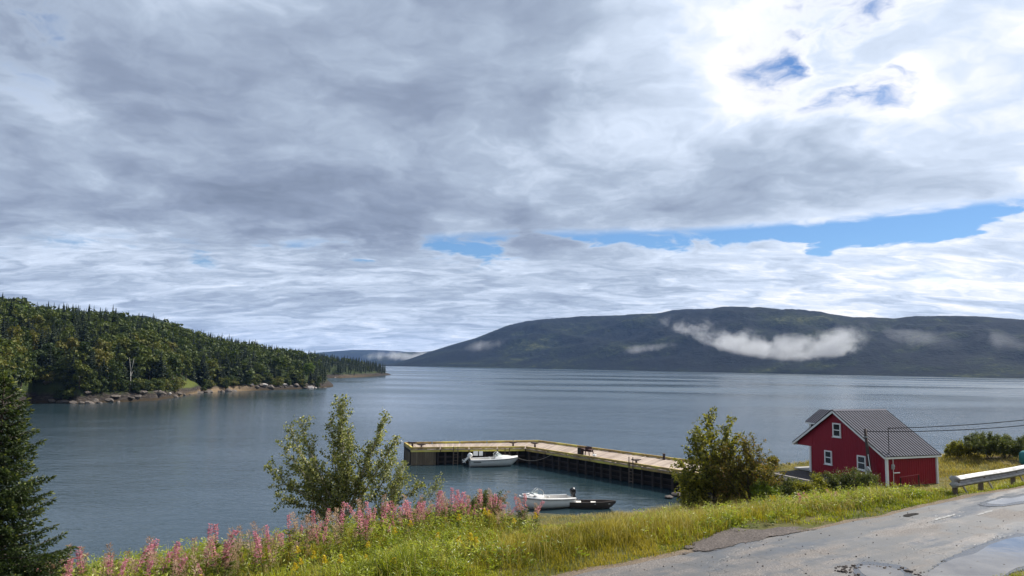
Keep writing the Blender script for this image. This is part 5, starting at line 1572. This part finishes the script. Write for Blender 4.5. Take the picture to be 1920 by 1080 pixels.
# near side of the road, bottom right corner
P, s, t, col = zone(2500, (-9, -ROAD_W - 0.05), (2, 30), lambda x, y, s, t, col: 1.0 + 0 * s)
Q = tuft(P, 14, 0.12); n = len(Q)
grass_obj('roadside_grass', M['grass_green'], 'short grass on the near side of the road at the bottom right corner', Q, rg.uniform(0.08, 0.25, n), rg.uniform(0.006, 0.012, n), rg.uniform(0.2, 0.9, n), rg.random(n))

# broad-leaved weeds through the green part of the bank
P, s, t, col = zone(6800, (1.0, 14), (-24, 30), lambda x, y, s, t, col: (1 - 0.92 * gold_w(col)) * (0.35 + 0.65 * (fbm(x * 0.5, y * 0.5, 81, 3) > 0.0)) * (s > 1.4))
parts_ = []; lowk = low_mid(P) * np.where(t > 22, 0.6, 1.0)
for k in range(len(P)):
    m_ = 26; hgt = rg.uniform(0.40, 1.05) * lowk[k] * (0.5 + 0.5 * sstep(s[k], 1, 3))
    f = rg.random(m_) ** 0.7; a = rg.uniform(0, 2 * PI, m_)
    base = P[k] + np.stack([rg.normal(0, 0.10, m_), rg.normal(0, 0.10, m_), f * hgt], 1)
    D = np.stack([np.cos(a), np.sin(a), rg.uniform(0.1, 0.9, m_)], 1)
    parts_.append((base, D, rg.uniform(0.08, 0.21, m_) * (1.15 - 0.5 * f), np.clip(f * 0.7 + rg.random(m_) * 0.45, 0, 1)))
B_, D_, L_, R2 = (np.concatenate([p[i] for p in parts_]) for i in range(4))
v, f, q = leaves(B_, D_, L_, L_ * 0.34, R2, 5)
o = struct('leafy_weeds', mesh_np('leafy_weeds', v, f, None, [M['weed_leaf']], False, dict(rnd=q)), 'stuff', 'dense leafy green weeds growing through the grass of the bank'); o['category'] = 'weeds'

# ---- fireweed
M['fireweed_pink'] = leafy('fireweed_pink', [(0.0, (0.34, 0.11, 0.18)), (0.5, (0.58, 0.23, 0.34)), (1.0, (0.74, 0.44, 0.52))], 0.6, 0.4, 0.2, by_object=0.35)
M['fireweed_dusty'] = leafy('fireweed_dusty', [(0.0, (0.26, 0.14, 0.11)), (0.5, (0.46, 0.31, 0.25)), (1.0, (0.62, 0.50, 0.40))], 0.7, 0.35, 0.15, by_object=0.35)
M['fireweed_stem'] = leafy('fireweed_stem', [(0.0, (0.10, 0.035, 0.02)), (0.4, (0.06, 0.085, 0.014)), (1.0, (0.16, 0.19, 0.03))], 0.6, 0.3, 0.2)
def fireweed_meshes(seed, m_spike, seeded):
    r = np.random.default_rng(seed)
    H = 1.0
    b = MB(); bend = r.normal(0, 0.13, 2)
    ax = lambda f: np.array((bend[0] * f * f, bend[1] * f * f, f * H))
    pts_ = [Vector(ax(f)) for f in (0, 0.35, 0.7, 1.0)]
    b.tube(pts_, [0.007, 0.006, 0.004, 0.0015], 5)
    sv, sf = np.array(b.v), np.array([x for fc in b.f for x in ([fc[:3], (fc[0], fc[2], fc[3])] if len(fc) == 4 else [fc[:3], (fc[0], fc[2], fc[3]), (fc[0], fc[3], fc[4])])])
    n = 46; f = r.uniform(0.06, 0.66, n); a = r.uniform(0, 2 * PI, n)
    P = np.array([ax(q) for q in f]); D = np.stack([np.cos(a), np.sin(a), r.uniform(-0.1, 0.6, n)], 1)
    lv = leaves(P, D, r.uniform(0.08, 0.16, n), 0.026, 0.4 + 0.6 * r.random(n), seed)
    V, F, R = join([(sv, sf, np.full(len(sv), 0.05)), lv])
    stem = mesh_np('stem', V, F, None, [M['fireweed_stem']], False, dict(rnd=R))
    n = 115; f = 0.50 + 0.50 * r.random(n) ** 0.8; a = r.uniform(0, 2 * PI, n)
    wd = (1.02 - f) / 0.52
    P = np.array([ax(q) for q in f]) + np.stack([np.cos(a), np.sin(a), np.zeros(n)], 1) * (0.006 + (0.075 if seeded else 0.05) * wd * r.random(n) ** 1.5)[:, None]
    D = np.stack([np.cos(a), np.sin(a), r.uniform(-0.3, 0.9, n) + (0.5 if seeded else 0)], 1)
    V, F, R = leaves(P, D, r.uniform(0.02, 0.06, n) * (1.6 if seeded else 1.0), 0.024 if not seeded else 0.012, r.random(n), seed + 1)
    return stem, mesh_np('flower_spike', V, F, None, [m_spike], False, dict(rnd=R))
FW = [fireweed_meshes(500 + i, M['fireweed_pink'], False) for i in range(7)]
FD = [fireweed_meshes(520 + i, M['fireweed_dusty'], True) for i in range(7)]
def fireweed(x, y, h, kind, label, group=None):
    e = empty('fireweed', label, 'flower', (x, y, gz(x, y) - 0.03), rg.uniform(0, 6.28), group)
    e.scale = (h * 1.15, h * 1.15, h)
    e.rotation_euler = (rg.normal(0, 0.16), rg.normal(0, 0.16), rg.uniform(0, 6.28))
    st_, sp = (FW if kind == 'pink' else FD)[int(rg.integers(7))]
    link('stem', st_, e); link('flower_spike', sp, e)['kind'] = 'stuff'
# belts of it: (pixel column from, to, s from, to, how many, share of fresh pink)
nf = {'pink': 0, 'dusty': 0}
for c0, c1, sa, sb, cnt, pk in ((20, 160, 4.2, 7, 26, 0.75), (150, 400, 4.6, 8.5, 62, 0.35), (380, 520, 5.4, 9.5, 44, 0.45), (500, 700, 6.5, 11, 62, 0.5), (690, 800, 8, 12.5, 48, 0.55), (790, 950, 9.0, 13.0, 88, 0.72),
                            (930, 1010, 6.5, 8.0, 12, 0.2), (1490, 1520, 3.2, 4.4, 12, 0.7), (1535, 1575, 3.4, 4.6, 16, 0.8)):
    for k in range(cnt):
        c = rg.uniform(c0, c1); sT = rg.uniform(sa, sb)
        ry = ray(c, 900); u = np.array((ry.x, ry.y)) / ry.y
        yy = (sT + RO @ RN) / (u @ RN); x, y = u * yy
        kd = 'pink' if rg.random() < pk else 'dusty'
        nf[kd] += 1
        fireweed(x, y, rg.uniform(0.7, 1.55) * (0.6 if c > 1400 else 1.0), kd, 'pink flowering fireweed spike on the bank above the water' if kd == 'pink' else 'faded pinkish brown fireweed gone to seed on the bank', 'fireweed in flower' if kd == 'pink' else 'fireweed gone to seed')
for px_, lab in ((411, 'tallest magenta fireweed spike standing up left of the poplar'),):
    ry = ray(px_, 900); u = np.array((ry.x, ry.y)) / ry.y; yy = (5.6 + RO @ RN) / (u @ RN); x, y = u * yy
    fireweed(x, y, 1.75, 'pink', lab)

# yellow goldenrod heads
M['goldenrod'] = leafy('goldenrod', [(0.0, (0.42, 0.30, 0.01)), (1.0, (0.72, 0.56, 0.03))], 0.6, 0.3, 0.2)
r_ = np.random.default_rng(61); n_ = 70; a_2 = r_.uniform(0, 2 * PI, n_); f_2 = r_.random(n_)
v, f, q = leaves(np.stack([0.09 * np.cos(a_2) * (1 - f_2) * r_.random(n_), 0.09 * np.sin(a_2) * (1 - f_2) * r_.random(n_), 0.78 + 0.22 * f_2], 1), np.stack([np.cos(a_2), np.sin(a_2), r_.uniform(0.2, 1, n_)], 1), 0.045, 0.03, r_.random(n_), 3)
me_gr = mesh_np('flower_head', v, f, None, [M['goldenrod']], False, dict(rnd=q))
for k in range(34):
    c = rg.choice([rg.uniform(250, 1020), rg.uniform(560, 940), rg.uniform(1330, 1500)]); sT = rg.uniform(2.5, 7.5) if c < 1100 else rg.uniform(4, 8)
    ry = ray(c, 900); u = np.array((ry.x, ry.y)) / ry.y; yy = (sT + RO @ RN) / (u @ RN); x, y = u * yy
    e = empty('goldenrod', 'yellow goldenrod flower head in the grass of the bank', 'flower', (x, y, gz(x, y) - 0.02), rg.uniform(0, 6.28), 'goldenrod in the bank'); h = rg.uniform(0.7, 1.0); e.scale = (1.2, 1.2, h)
    link('stem', FW[k % 4][0], e); link('flower_head', me_gr, e)['kind'] = 'stuff'

# ---- trees and shrubs with real branches
def grow(seed, base, trunks, levels, spread, leaf, envelope=None, gravity=0.0):
    """recursive branching; returns (list of (points, radii)), leaf sites (position, direction)"""
    r = np.random.default_rng(seed); stems = []; sites = []
    def branch(p, d, L, rad, lev):
        n = 5; pts_ = [p.copy()]; q = p.copy(); dd = d.copy()
        for i in range(n):
            dd = dd + r.normal(0, 0.13, 3) + np.array((0, 0, gravity)); dd /= np.linalg.norm(dd)
            q = q + dd * L / n; pts_.append(q.copy())
        stems.append((pts_, [rad * (1 - 0.75 * i / n) for i in range(n + 1)]))
        if lev >= levels - 1:
            m = leaf
            for i in range(m):
                f = r.random() ** 0.6 * n; k = int(min(f, n - 1)); w = f - k
                sites.append((pts_[k] * (1 - w) + pts_[k + 1] * w, dd + r.normal(0, 0.8, 3)))
        if lev < levels:
            kids = int(r.integers(4, 7)) if lev else int(r.integers(6, 9))
            for c in range(kids):
                f = 0.25 + 0.75 * (c + r.random()) / kids; k = int(min(f * n, n - 1)); w = f * n - k
                st_ = pts_[k] * (1 - w) + pts_[k + 1] * w
                a = np.cross(dd, r.normal(size=3)); a /= np.linalg.norm(a)
                ang = r.uniform(0.45, 1.0) * spread
                nd = dd * math.cos(ang) + a * math.sin(ang); nd[2] += 0.18; nd /= np.linalg.norm(nd)
                branch(st_, nd, L * r.uniform(0.42, 0.68) * (1.1 - 0.35 * f), rad * 0.5, lev + 1)
    for (d, L, rad) in trunks:
        branch(np.array(base, float), np.array(d, float) / np.linalg.norm(d), L, rad, 0)
    return stems, sites

def stems_mesh(stems, m, name, nside=6, minr=0.003):
    b = MB()
    for pts_, rads in stems: b.tube([Vector(p) for p in pts_], [max(q, minr) for q in rads], nside if rads[0] > 0.02 else 3, cap=False)
    return b.mesh(name, m, True)

def plant(name, label, cat, loc, seed, trunks, levels, spread, leaf_n, m_leaf, m_bark, L, W, cluster=3, jitter=0.06, gravity=0.0, zmin=None):
    stems, sites = grow(seed, (0, 0, -0.1), trunks, levels, spread, leaf_n, gravity=gravity)
    e = empty(name, label, cat, loc)
    big_ = [s_ for s_ in stems if s_[1][0] > 0.028] or stems[:1]; small = [s_ for s_ in stems if s_[1][0] <= 0.028]
    link('trunk', stems_mesh(big_, m_bark, 'trunk'), e)
    if small:
        o = link('twigs', stems_mesh(small, m_bark, 'twigs', 4), e); o['kind'] = 'stuff'
    r = np.random.default_rng(seed + 1)
    P = np.repeat(np.array([s_[0] for s_ in sites]), cluster, 0); D = np.repeat(np.array([s_[1] for s_ in sites]), cluster, 0)
    P = P + r.normal(0, jitter, P.shape); D = D + r.normal(0, 0.7, D.shape); D[:, 2] -= 0.25
    if zmin is not None: k = P[:, 2] > zmin; P, D = P[k], D[k]
    cl = np.repeat(r.random(len(sites)), cluster)[:len(P)]
    rn = np.clip(0.25 * cl + 0.75 * r.random(len(P)), 0, 1)
    v, f, q = leaves(P, D, r.uniform(0.7, 1.25, len(P)) * L, W, rn, seed + 2)
    o = link('crown', mesh_np('crown', v, f, None, [m_leaf], False, dict(rnd=q)), e); o['kind'] = 'stuff'
    return e, len(f)

# poplar in front of the cove
pp = at_y(655, 1004, 32.5); pp.z = gz(pp.x, pp.y)
def fan_tree(name, label, loc, seed, H, Wd, m_leaf, m_bark, L, W, n_leaf=9, tw=1.0):
    """broad bushy tree: limbs fanning out from a low fork, leafy shoots all along them"""
    r = np.random.default_rng(seed); e = empty(name, label, 'tree', loc); limbs, twigs, sites = [], [], []
    def shoot(p, d, ln_, rad, n=6, wob=0.10, up=0.05):
        pts_ = [p]; q = p.copy(); dd = d / np.linalg.norm(d)
        for i in range(n):
            dd = dd + r.normal(0, wob, 3) + np.array((0, 0, up)); dd /= np.linalg.norm(dd); q = q + dd * ln_ / n; pts_.append(q.copy())
        return pts_, [rad * (1 - 0.85 * i / n) for i in range(n + 1)]
    trunk = shoot(np.array((0, 0, -0.2)), np.array((0.12, 0, 1.0)), 1.3, 0.12, 5, 0.05); limbs.append((trunk[0], [0.12 * (1 - 0.3 * i / 5) for i in range(6)]))
    for k, (ang, f) in enumerate(((-82, 0.75), (-66, 1.0), (-52, 0.95), (-38, 0.95), (-25, 1.0), (-12, 0.92), (4, 0.97), (11, 1.06), (22, 0.95), (36, 0.86), (52, 0.86), (68, 0.95), (-45, 0.7), (20, 0.7), (-5, 0.75), (60, 0.6), (-70, 0.7))):
        a = math.radians(ang + r.uniform(-4, 4)); reach = 1 / math.sqrt((math.sin(a) / (Wd / 2)) ** 2 + (math.cos(a) / (H - 0.9)) ** 2) * f
        d = np.array((math.sin(a), r.uniform(-0.45, 0.45) * (1.2 if f < 0.8 else 0.8), math.cos(a)))
        p0 = np.array(trunk[0][int(r.integers(2, 6))])
        pts_, rads = shoot(p0, d, reach, 0.062 * f * (1 if abs(ang) < 40 else 0.75), 9, 0.07, 0.05); limbs.append((pts_, rads))
        m = int(reach * 6.5)
        for i in range(m):
            t = (0.16 + 0.84 * (i + r.random()) / m) * 9; j = int(min(t, 8)); w = t - j
            p = np.array(pts_[j]) * (1 - w) + np.array(pts_[j + 1]) * w; ax = np.array(pts_[j + 1]) - np.array(pts_[j]); ax /= np.linalg.norm(ax)
            sd_ = np.cross(ax, r.normal(size=3)); sd_ /= np.linalg.norm(sd_)
            tl = tw * r.uniform(0.4, 1.35) * (1.15 - 0.75 * t / 9)
            tp2 = shoot(p, ax * r.uniform(0.4, 0.9) + sd_ * r.uniform(0.5, 1.0), tl, 0.011, 4, 0.12, 0.06); twigs.append(tp2)
            for q in range(max(3, int(tl * n_leaf * 3))):
                g = r.random() * 4; jj = int(min(g, 3)); ww = g - jj
                sites.append((np.array(tp2[0][jj]) * (1 - ww) + np.array(tp2[0][jj + 1]) * ww + r.normal(0, 0.06, 3), r.normal(size=3) + np.array((0, 0, -0.3))))
        for q in range(26):
            g = 5.5 + 3.5 * r.random(); jj = int(min(g, 8)); ww = g - jj
            sites.append((np.array(pts_[jj]) * (1 - ww) + np.array(pts_[jj + 1]) * ww + r.normal(0, 0.07, 3), r.normal(size=3)))
    link('trunk', stems_mesh(limbs, m_bark, 'trunk', 7), e)
    o = link('twigs', stems_mesh(twigs, m_bark, 'twigs', 3), e); o['kind'] = 'stuff'
    P = np.array([q[0] for q in sites]); D = np.array([q[1] for q in sites]); n = len(P); print(name, n)
    v, f, q = leaves(P, D, r.uniform(0.55, 1.35, n) * L, W * r.uniform(0.7, 1.2, n), r.random(n), seed)
    o = link('crown', mesh_np('crown', v, f, None, [m_leaf], False, dict(rnd=q)), e); o['kind'] = 'stuff'
pp = at_y(640, 1004, 32.5); pp.z = gz(pp.x, pp.y)
fan_tree('poplar_tree', 'young poplar with pale branches and loose silvery green leaves at the top of the bank', pp, 613, 6.45, 8.2, M['poplar_leaf'], M['bark_pale'], 0.105, 0.088, 22)
p2 = at_y(722, 985, 33.5); p2.z = gz(p2.x, p2.y)
plant('poplar_sapling', 'thin poplar sapling leaning right beside the larger poplar', 'tree', p2, 77, [((0.45, 0.1, 1.0), 2.6, 0.035), ((0.9, 0.1, 0.85), 2.5, 0.028), ((0.05, 0, 1), 2.2, 0.03)], 2, 0.6, 8, M['poplar_leaf'], M['bark_pale'], 0.08, 0.058, 3, 0.06)

# green rowan and brownish willow before the pier
p3 = at_y(1338, 948, 44.0); p3.z = gz(p3.x, p3.y)
fan_tree('rowan_tree', 'leafy olive green tree at the landward end of the pier', p3, 31, 6.1, 5.4, M['rowan_leaf'], M['bark_dark'], 0.17, 0.11, 13, 1.45)
p4 = at_y(1398, 948, 43.0); p4.z = gz(p4.x, p4.y)
fan_tree('willow_tree', 'lower brownish olive tree with dark stems right of the leafy pier tree', p4, 32, 4.6, 5.2, M['olive_leaf'], M['bark_dark'], 0.13, 0.08, 10, 1.5)

def shrub(px, py, dist, w, h, m, label, seed, L=0.10, dens=9, name='shrub'):
    p = at_y(px, py, dist); p.z = gz(p.x, p.y)
    r = np.random.default_rng(seed)
    tr = [((r.uniform(-1, 1) * w / h, r.uniform(-0.7, 0.7) * w / h, 1.0), h * r.uniform(0.55, 0.8), 0.03) for _ in range(6)]
    return plant(name, label, 'shrub', p, seed, tr, 2, 0.8, dens, m, M['bark_dark'], L, L * 0.5, 3, 0.08)
shrub(1436, 948, 42.0, 0.9, 1.75, M['lime_leaf'], 'small lime green shrub at the foot of the brownish tree', 41, 0.11, 12)
shrub(1488, 945, 42.5, 1.2, 1.7, M['alder_leaf'], 'dark green shrub left of the bushes before the red house', 42, 0.09, 12)
shrub(1535, 948, 41.5, 1.2, 1.8, M['rowan_leaf'], 'mid green shrub in the row of bushes before the red house', 43, 0.10, 12)
shrub(1585, 940, 42.0, 1.4, 2.2, M['alder_leaf'], 'tallest dark shrub before the gable of the red house', 44, 0.09, 13)
shrub(1622, 950, 41.0, 1.2, 1.7, M['alder_leaf'], 'grey green shrub at the right end of the bushes before the red house', 45, 0.09, 13)
shrub(1462, 898, 57.0, 0.7, 0.9, M['rowan_leaf'], 'low green shrub beside the timber kerb of the yard', 46, 0.10, 8)
for k, (px, py, d_, w, h) in enumerate(((1800, 868, 71, 1.4, 2.0), (1832, 868, 71, 1.5, 2.5), (1858, 870, 70, 1.6, 2.7), (1885, 870, 70, 1.6, 2.4), (1905, 868, 72, 1.3, 1.9))):
    shrub(px, py, d_, w, h, M['alder_leaf'] if k != 0 else M['rowan_leaf'], ['leftmost low shrub of the thicket beyond the guardrail', 'second shrub from the left in the thicket beyond the guardrail', 'tallest middle shrub of the thicket beyond the guardrail', 'fourth shrub from the left in the thicket beyond the guardrail', 'rightmost shrub of the thicket by the teal tank'][k], 50 + k, 0.13, 15)
shrub(905, 942, 33.0, 0.5, 1.5, M['alder_leaf'], 'slim dark green shrub rising from the fireweed left of the small boats', 60, 0.10, 8)
shrub(1445, 878, 68.0, 0.9, 1.0, M['olive_leaf'], 'low brownish shrub on the shore behind the yard', 61, 0.12, 8)

# ---- spruce at the left edge
def big_spruce(loc, H, R0, seed):
    r = np.random.default_rng(seed); e = empty('spruce_tree', 'tall dark spruce close by at the left edge of the picture', 'tree', loc)
    b = MB(); b.tube([(0, 0, -0.3), (0.02, 0, H * 0.5), (0, 0.01, H)], [0.11, 0.07, 0.008], 8); link('trunk', b.mesh('trunk', M['bark_dark'], True), e)
    P, D, L, Rn = [], [], [], []; bs = MB()
    z = 0.25
    while z < H - 0.12:
        f = z / H; nb = 7 if f < 0.8 else 5
        lw = r.uniform(0.78, 1.2)
        for j in range(nb):
            a = 2 * PI * (j + r.random() * 0.7) / nb + z * 3
            ln_ = (R0 * (1 - f) ** 0.85 + 0.10) * r.uniform(0.7, 1.15) * lw
            o_ = np.array((math.cos(a), math.sin(a), 0)); s_ = np.array((-math.sin(a), math.cos(a), 0))
            droop = -0.28 + 0.75 * f
            tip = lambda t: np.array((0, 0, z)) + o_ * ln_ * t + np.array((0, 0, 1.0)) * ln_ * (droop * t + 0.30 * t * t * (1 - f))
            bs.tube([Vector(tip(t)) for t in (0, 0.5, 1)], [0.016, 0.010, 0.004], 4, cap=False)
            k = max(6, int(ln_ * 24))
            for i in range(k):
                t = 0.12 + 0.88 * (i + r.random()) / k
                for sg in (-1, 1):
                    tl = ln_ * 0.36 * (1.08 - t) * r.uniform(0.6, 1.2) + 0.06
                    d = (o_ * 0.75 + s_ * sg * r.uniform(0.5, 1.0) + np.array((0, 0, r.uniform(-0.35, 0.25)))); d /= np.linalg.norm(d)
                    m = max(2, int(tl / 0.055))
                    for q in range(m):
                        w = (q + r.random() * 0.5) / m
                        P.append(tip(t) + d * tl * w + np.array((0, 0, -0.10 * tl * w)))
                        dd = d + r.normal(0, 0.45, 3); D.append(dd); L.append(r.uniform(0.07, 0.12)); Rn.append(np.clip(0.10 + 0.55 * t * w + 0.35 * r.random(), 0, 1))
            P.append(tip(1.0)); D.append(o_ + np.array((0, 0, 0.3))); L.append(0.13); Rn.append(0.9)
        z += 0.21 * (1.05 - 0.45 * f) * r.uniform(0.8, 1.25)
    for q in range(14):
        P.append(np.array((0, 0, H - 0.02 * q))); D.append(np.array((r.normal(0, .5), r.normal(0, .5), 1))); L.append(0.14); Rn.append(0.8)
    o = link('boughs', bs.mesh('boughs', M['bark_dark'], True), e); o['kind'] = 'stuff'
    v1, f1, q1 = leaves(np.array(P), np.array(D), np.array(L), np.array(L) * 0.36, np.array(Rn), seed)
    v2, f2, q2 = leaves(np.array(P), np.array(D) + r.normal(0, 0.25, (len(P), 3)), np.array(L) * 0.9, np.array(L) * 0.30, np.array(Rn) * 0.9, seed + 9)
    v, f, q = join([(v1, f1, q1), (v2, f2, q2)])
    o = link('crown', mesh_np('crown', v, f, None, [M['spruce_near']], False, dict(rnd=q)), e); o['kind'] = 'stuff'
    print('spruce tris', len(f))
sp_ = at_y(-8, 900, 17.6); sp_.z = gz(sp_.x, sp_.y)
big_spruce(sp_, CAM_H - sp_.z - 0.42, 1.85, 8)

# ------------------------------------------------------------------ haze and mist
def vol_mat(name, build):
    m = bpy.data.materials.new(name); m.use_nodes = True
    T = NT(m.node_tree); out = T.n('ShaderNodeOutputMaterial'); v = T.n('ShaderNodeVolumePrincipled')
    T.t.links.new(v.outputs[0], out.inputs['Volume'])
    build(T, v); return m
def _haze(T, v):
    T.put(v.inputs['Color'], (0.30, 0.52, 1.0)); v.inputs['Density'].default_value = 0.00005; v.inputs['Anisotropy'].default_value = 0.0
M['haze'] = vol_mat('haze', _haze)
b = MB(); b.box((0, 3450, 117.5), (13400, 7300, 257))
hz = link('haze', b.mesh('haze', M['haze'])); hz['kind'] = 'stuff'; hz['label'] = 'thin bluish haze in the air over the whole bay'

def mist(name, label, px, py, dist, half_w, half_h, depth, build):
    """a closed box of thin cloud lying on the far slope; build(T, u, w, c) returns its density field"""
    c = at_y(px, py, 100.0); k = dist / math.hypot(c.x, c.y)
    ctr = Vector((c.x * k, c.y * k, CAM_H + (c.z - CAM_H) * k))
    rz = -math.atan2(ctr.x, ctr.y)
    def f(T, v):
        o = objco(T); x, y, z = T.sep(o)
        u, w = T.div(x, half_w), T.div(z, half_h)
        side = T.mul(T.smooth(T.m('ABSOLUTE', u), 1.0, 0.72), T.smooth(T.m('ABSOLUTE', w), 1.0, 0.70), T.smooth(T.m('ABSOLUTE', T.div(y, depth)), 1.0, 0.4))
        T.put(v.inputs['Density'], T.mul(build(T, u, w, o), side))
        T.put(v.inputs['Color'], (0.95, 0.97, 1.0)); v.inputs['Anisotropy'].default_value = 0.2
    m = vol_mat(name, f)
    b = MB(); b.box((0, 0, 0), (2 * half_w, 2 * depth, 2 * half_h))
    o = link(name, b.mesh(name, m), None, ctr, rz); o['kind'] = 'stuff'; o['label'] = label
    return o
def crescent(T, u, w, o):
    n = T.noise(T.vm('ADD', T.vm('MULTIPLY', o, (0.014, 0.014, 0.022)), T.vm('SCALE', T.noise(T.vm('SCALE', o, s=0.02), 1.0, 4, 0.6, out='Color'), s=1.3)), 1.0, 7, 0.66)
    n = T.smooth(n, 0.36, 0.62)
    q = T.sub(u, 0.30)
    wc = T.add(-0.42, T.mul(T.mul(q, q), 1.15))
    d = T.sub(w, wc)
    body = T.mul(T.smooth(d, -0.32, 0.0), T.smooth(d, 0.95, 0.0))
    taper = T.mul(T.smooth(u, -0.95, 0.05, -0.1, 1.0), T.smooth(u, 0.98, 0.7))
    den = T.sub(T.mul(body, T.add(0.12, T.mul(taper, 0.95))), T.mul(T.sub(1.0, n), 0.92))
    return T.mul(T.m('MAXIMUM', T.add(den, 0.0), 0.0), 0.021)
mist('mist_bank', 'white bank of mist hanging on the slope of the far hill', 1405, 641, 1925, 300, 72, 70, crescent)
def wisp(seed, amt, slant=0.0):
    def g(T, u, w, o):
        n = T.noise(T.vm('ADD', T.vm('MULTIPLY', o, (0.016, 0.016, 0.020)), (seed * 3.7, seed * 1.9, seed)), 1.0, 5, 0.62, 0.8)
        n = T.smooth(n, 0.30, 0.70)
        d = T.sub(w, T.mul(u, slant)); body = T.mul(T.smooth(T.m('ABSOLUTE', d), 0.75, 0.0), T.smooth(T.m('ABSOLUTE', u), 1.0, 0.2))
        return T.mul(T.m('MAXIMUM', T.mul(T.sub(n, T.sub(1.0, T.mul(body, 0.9))), 1.0), 0.0), amt)
    return g
mist('mist_wisp', 'faint wisp of mist on the left shoulder of the far hill', 905, 648, 2560, 130, 42, 60, wisp(1, 0.006, 0.5))
mist('mist_wisp', 'faint wisp of mist on the far hill right of the mist bank', 1715, 632, 1990, 120, 48, 60, wisp(2, 0.003, -0.3))
mist('mist_wisp', 'faint wisp of mist on the far hill at the right edge', 1890, 640, 1960, 90, 50, 60, wisp(3, 0.003, -0.5))
mist('mist_wisp', 'low wisp of mist trailing left of the mist bank', 1215, 652, 2110, 110, 30, 60, wisp(4, 0.006, 0.5))
mist('mist_wisp', 'mist at the foot of the hills at the end of the bay', 790, 668, 3300, 330, 45, 90, wisp(5, 0.016, 0.1))
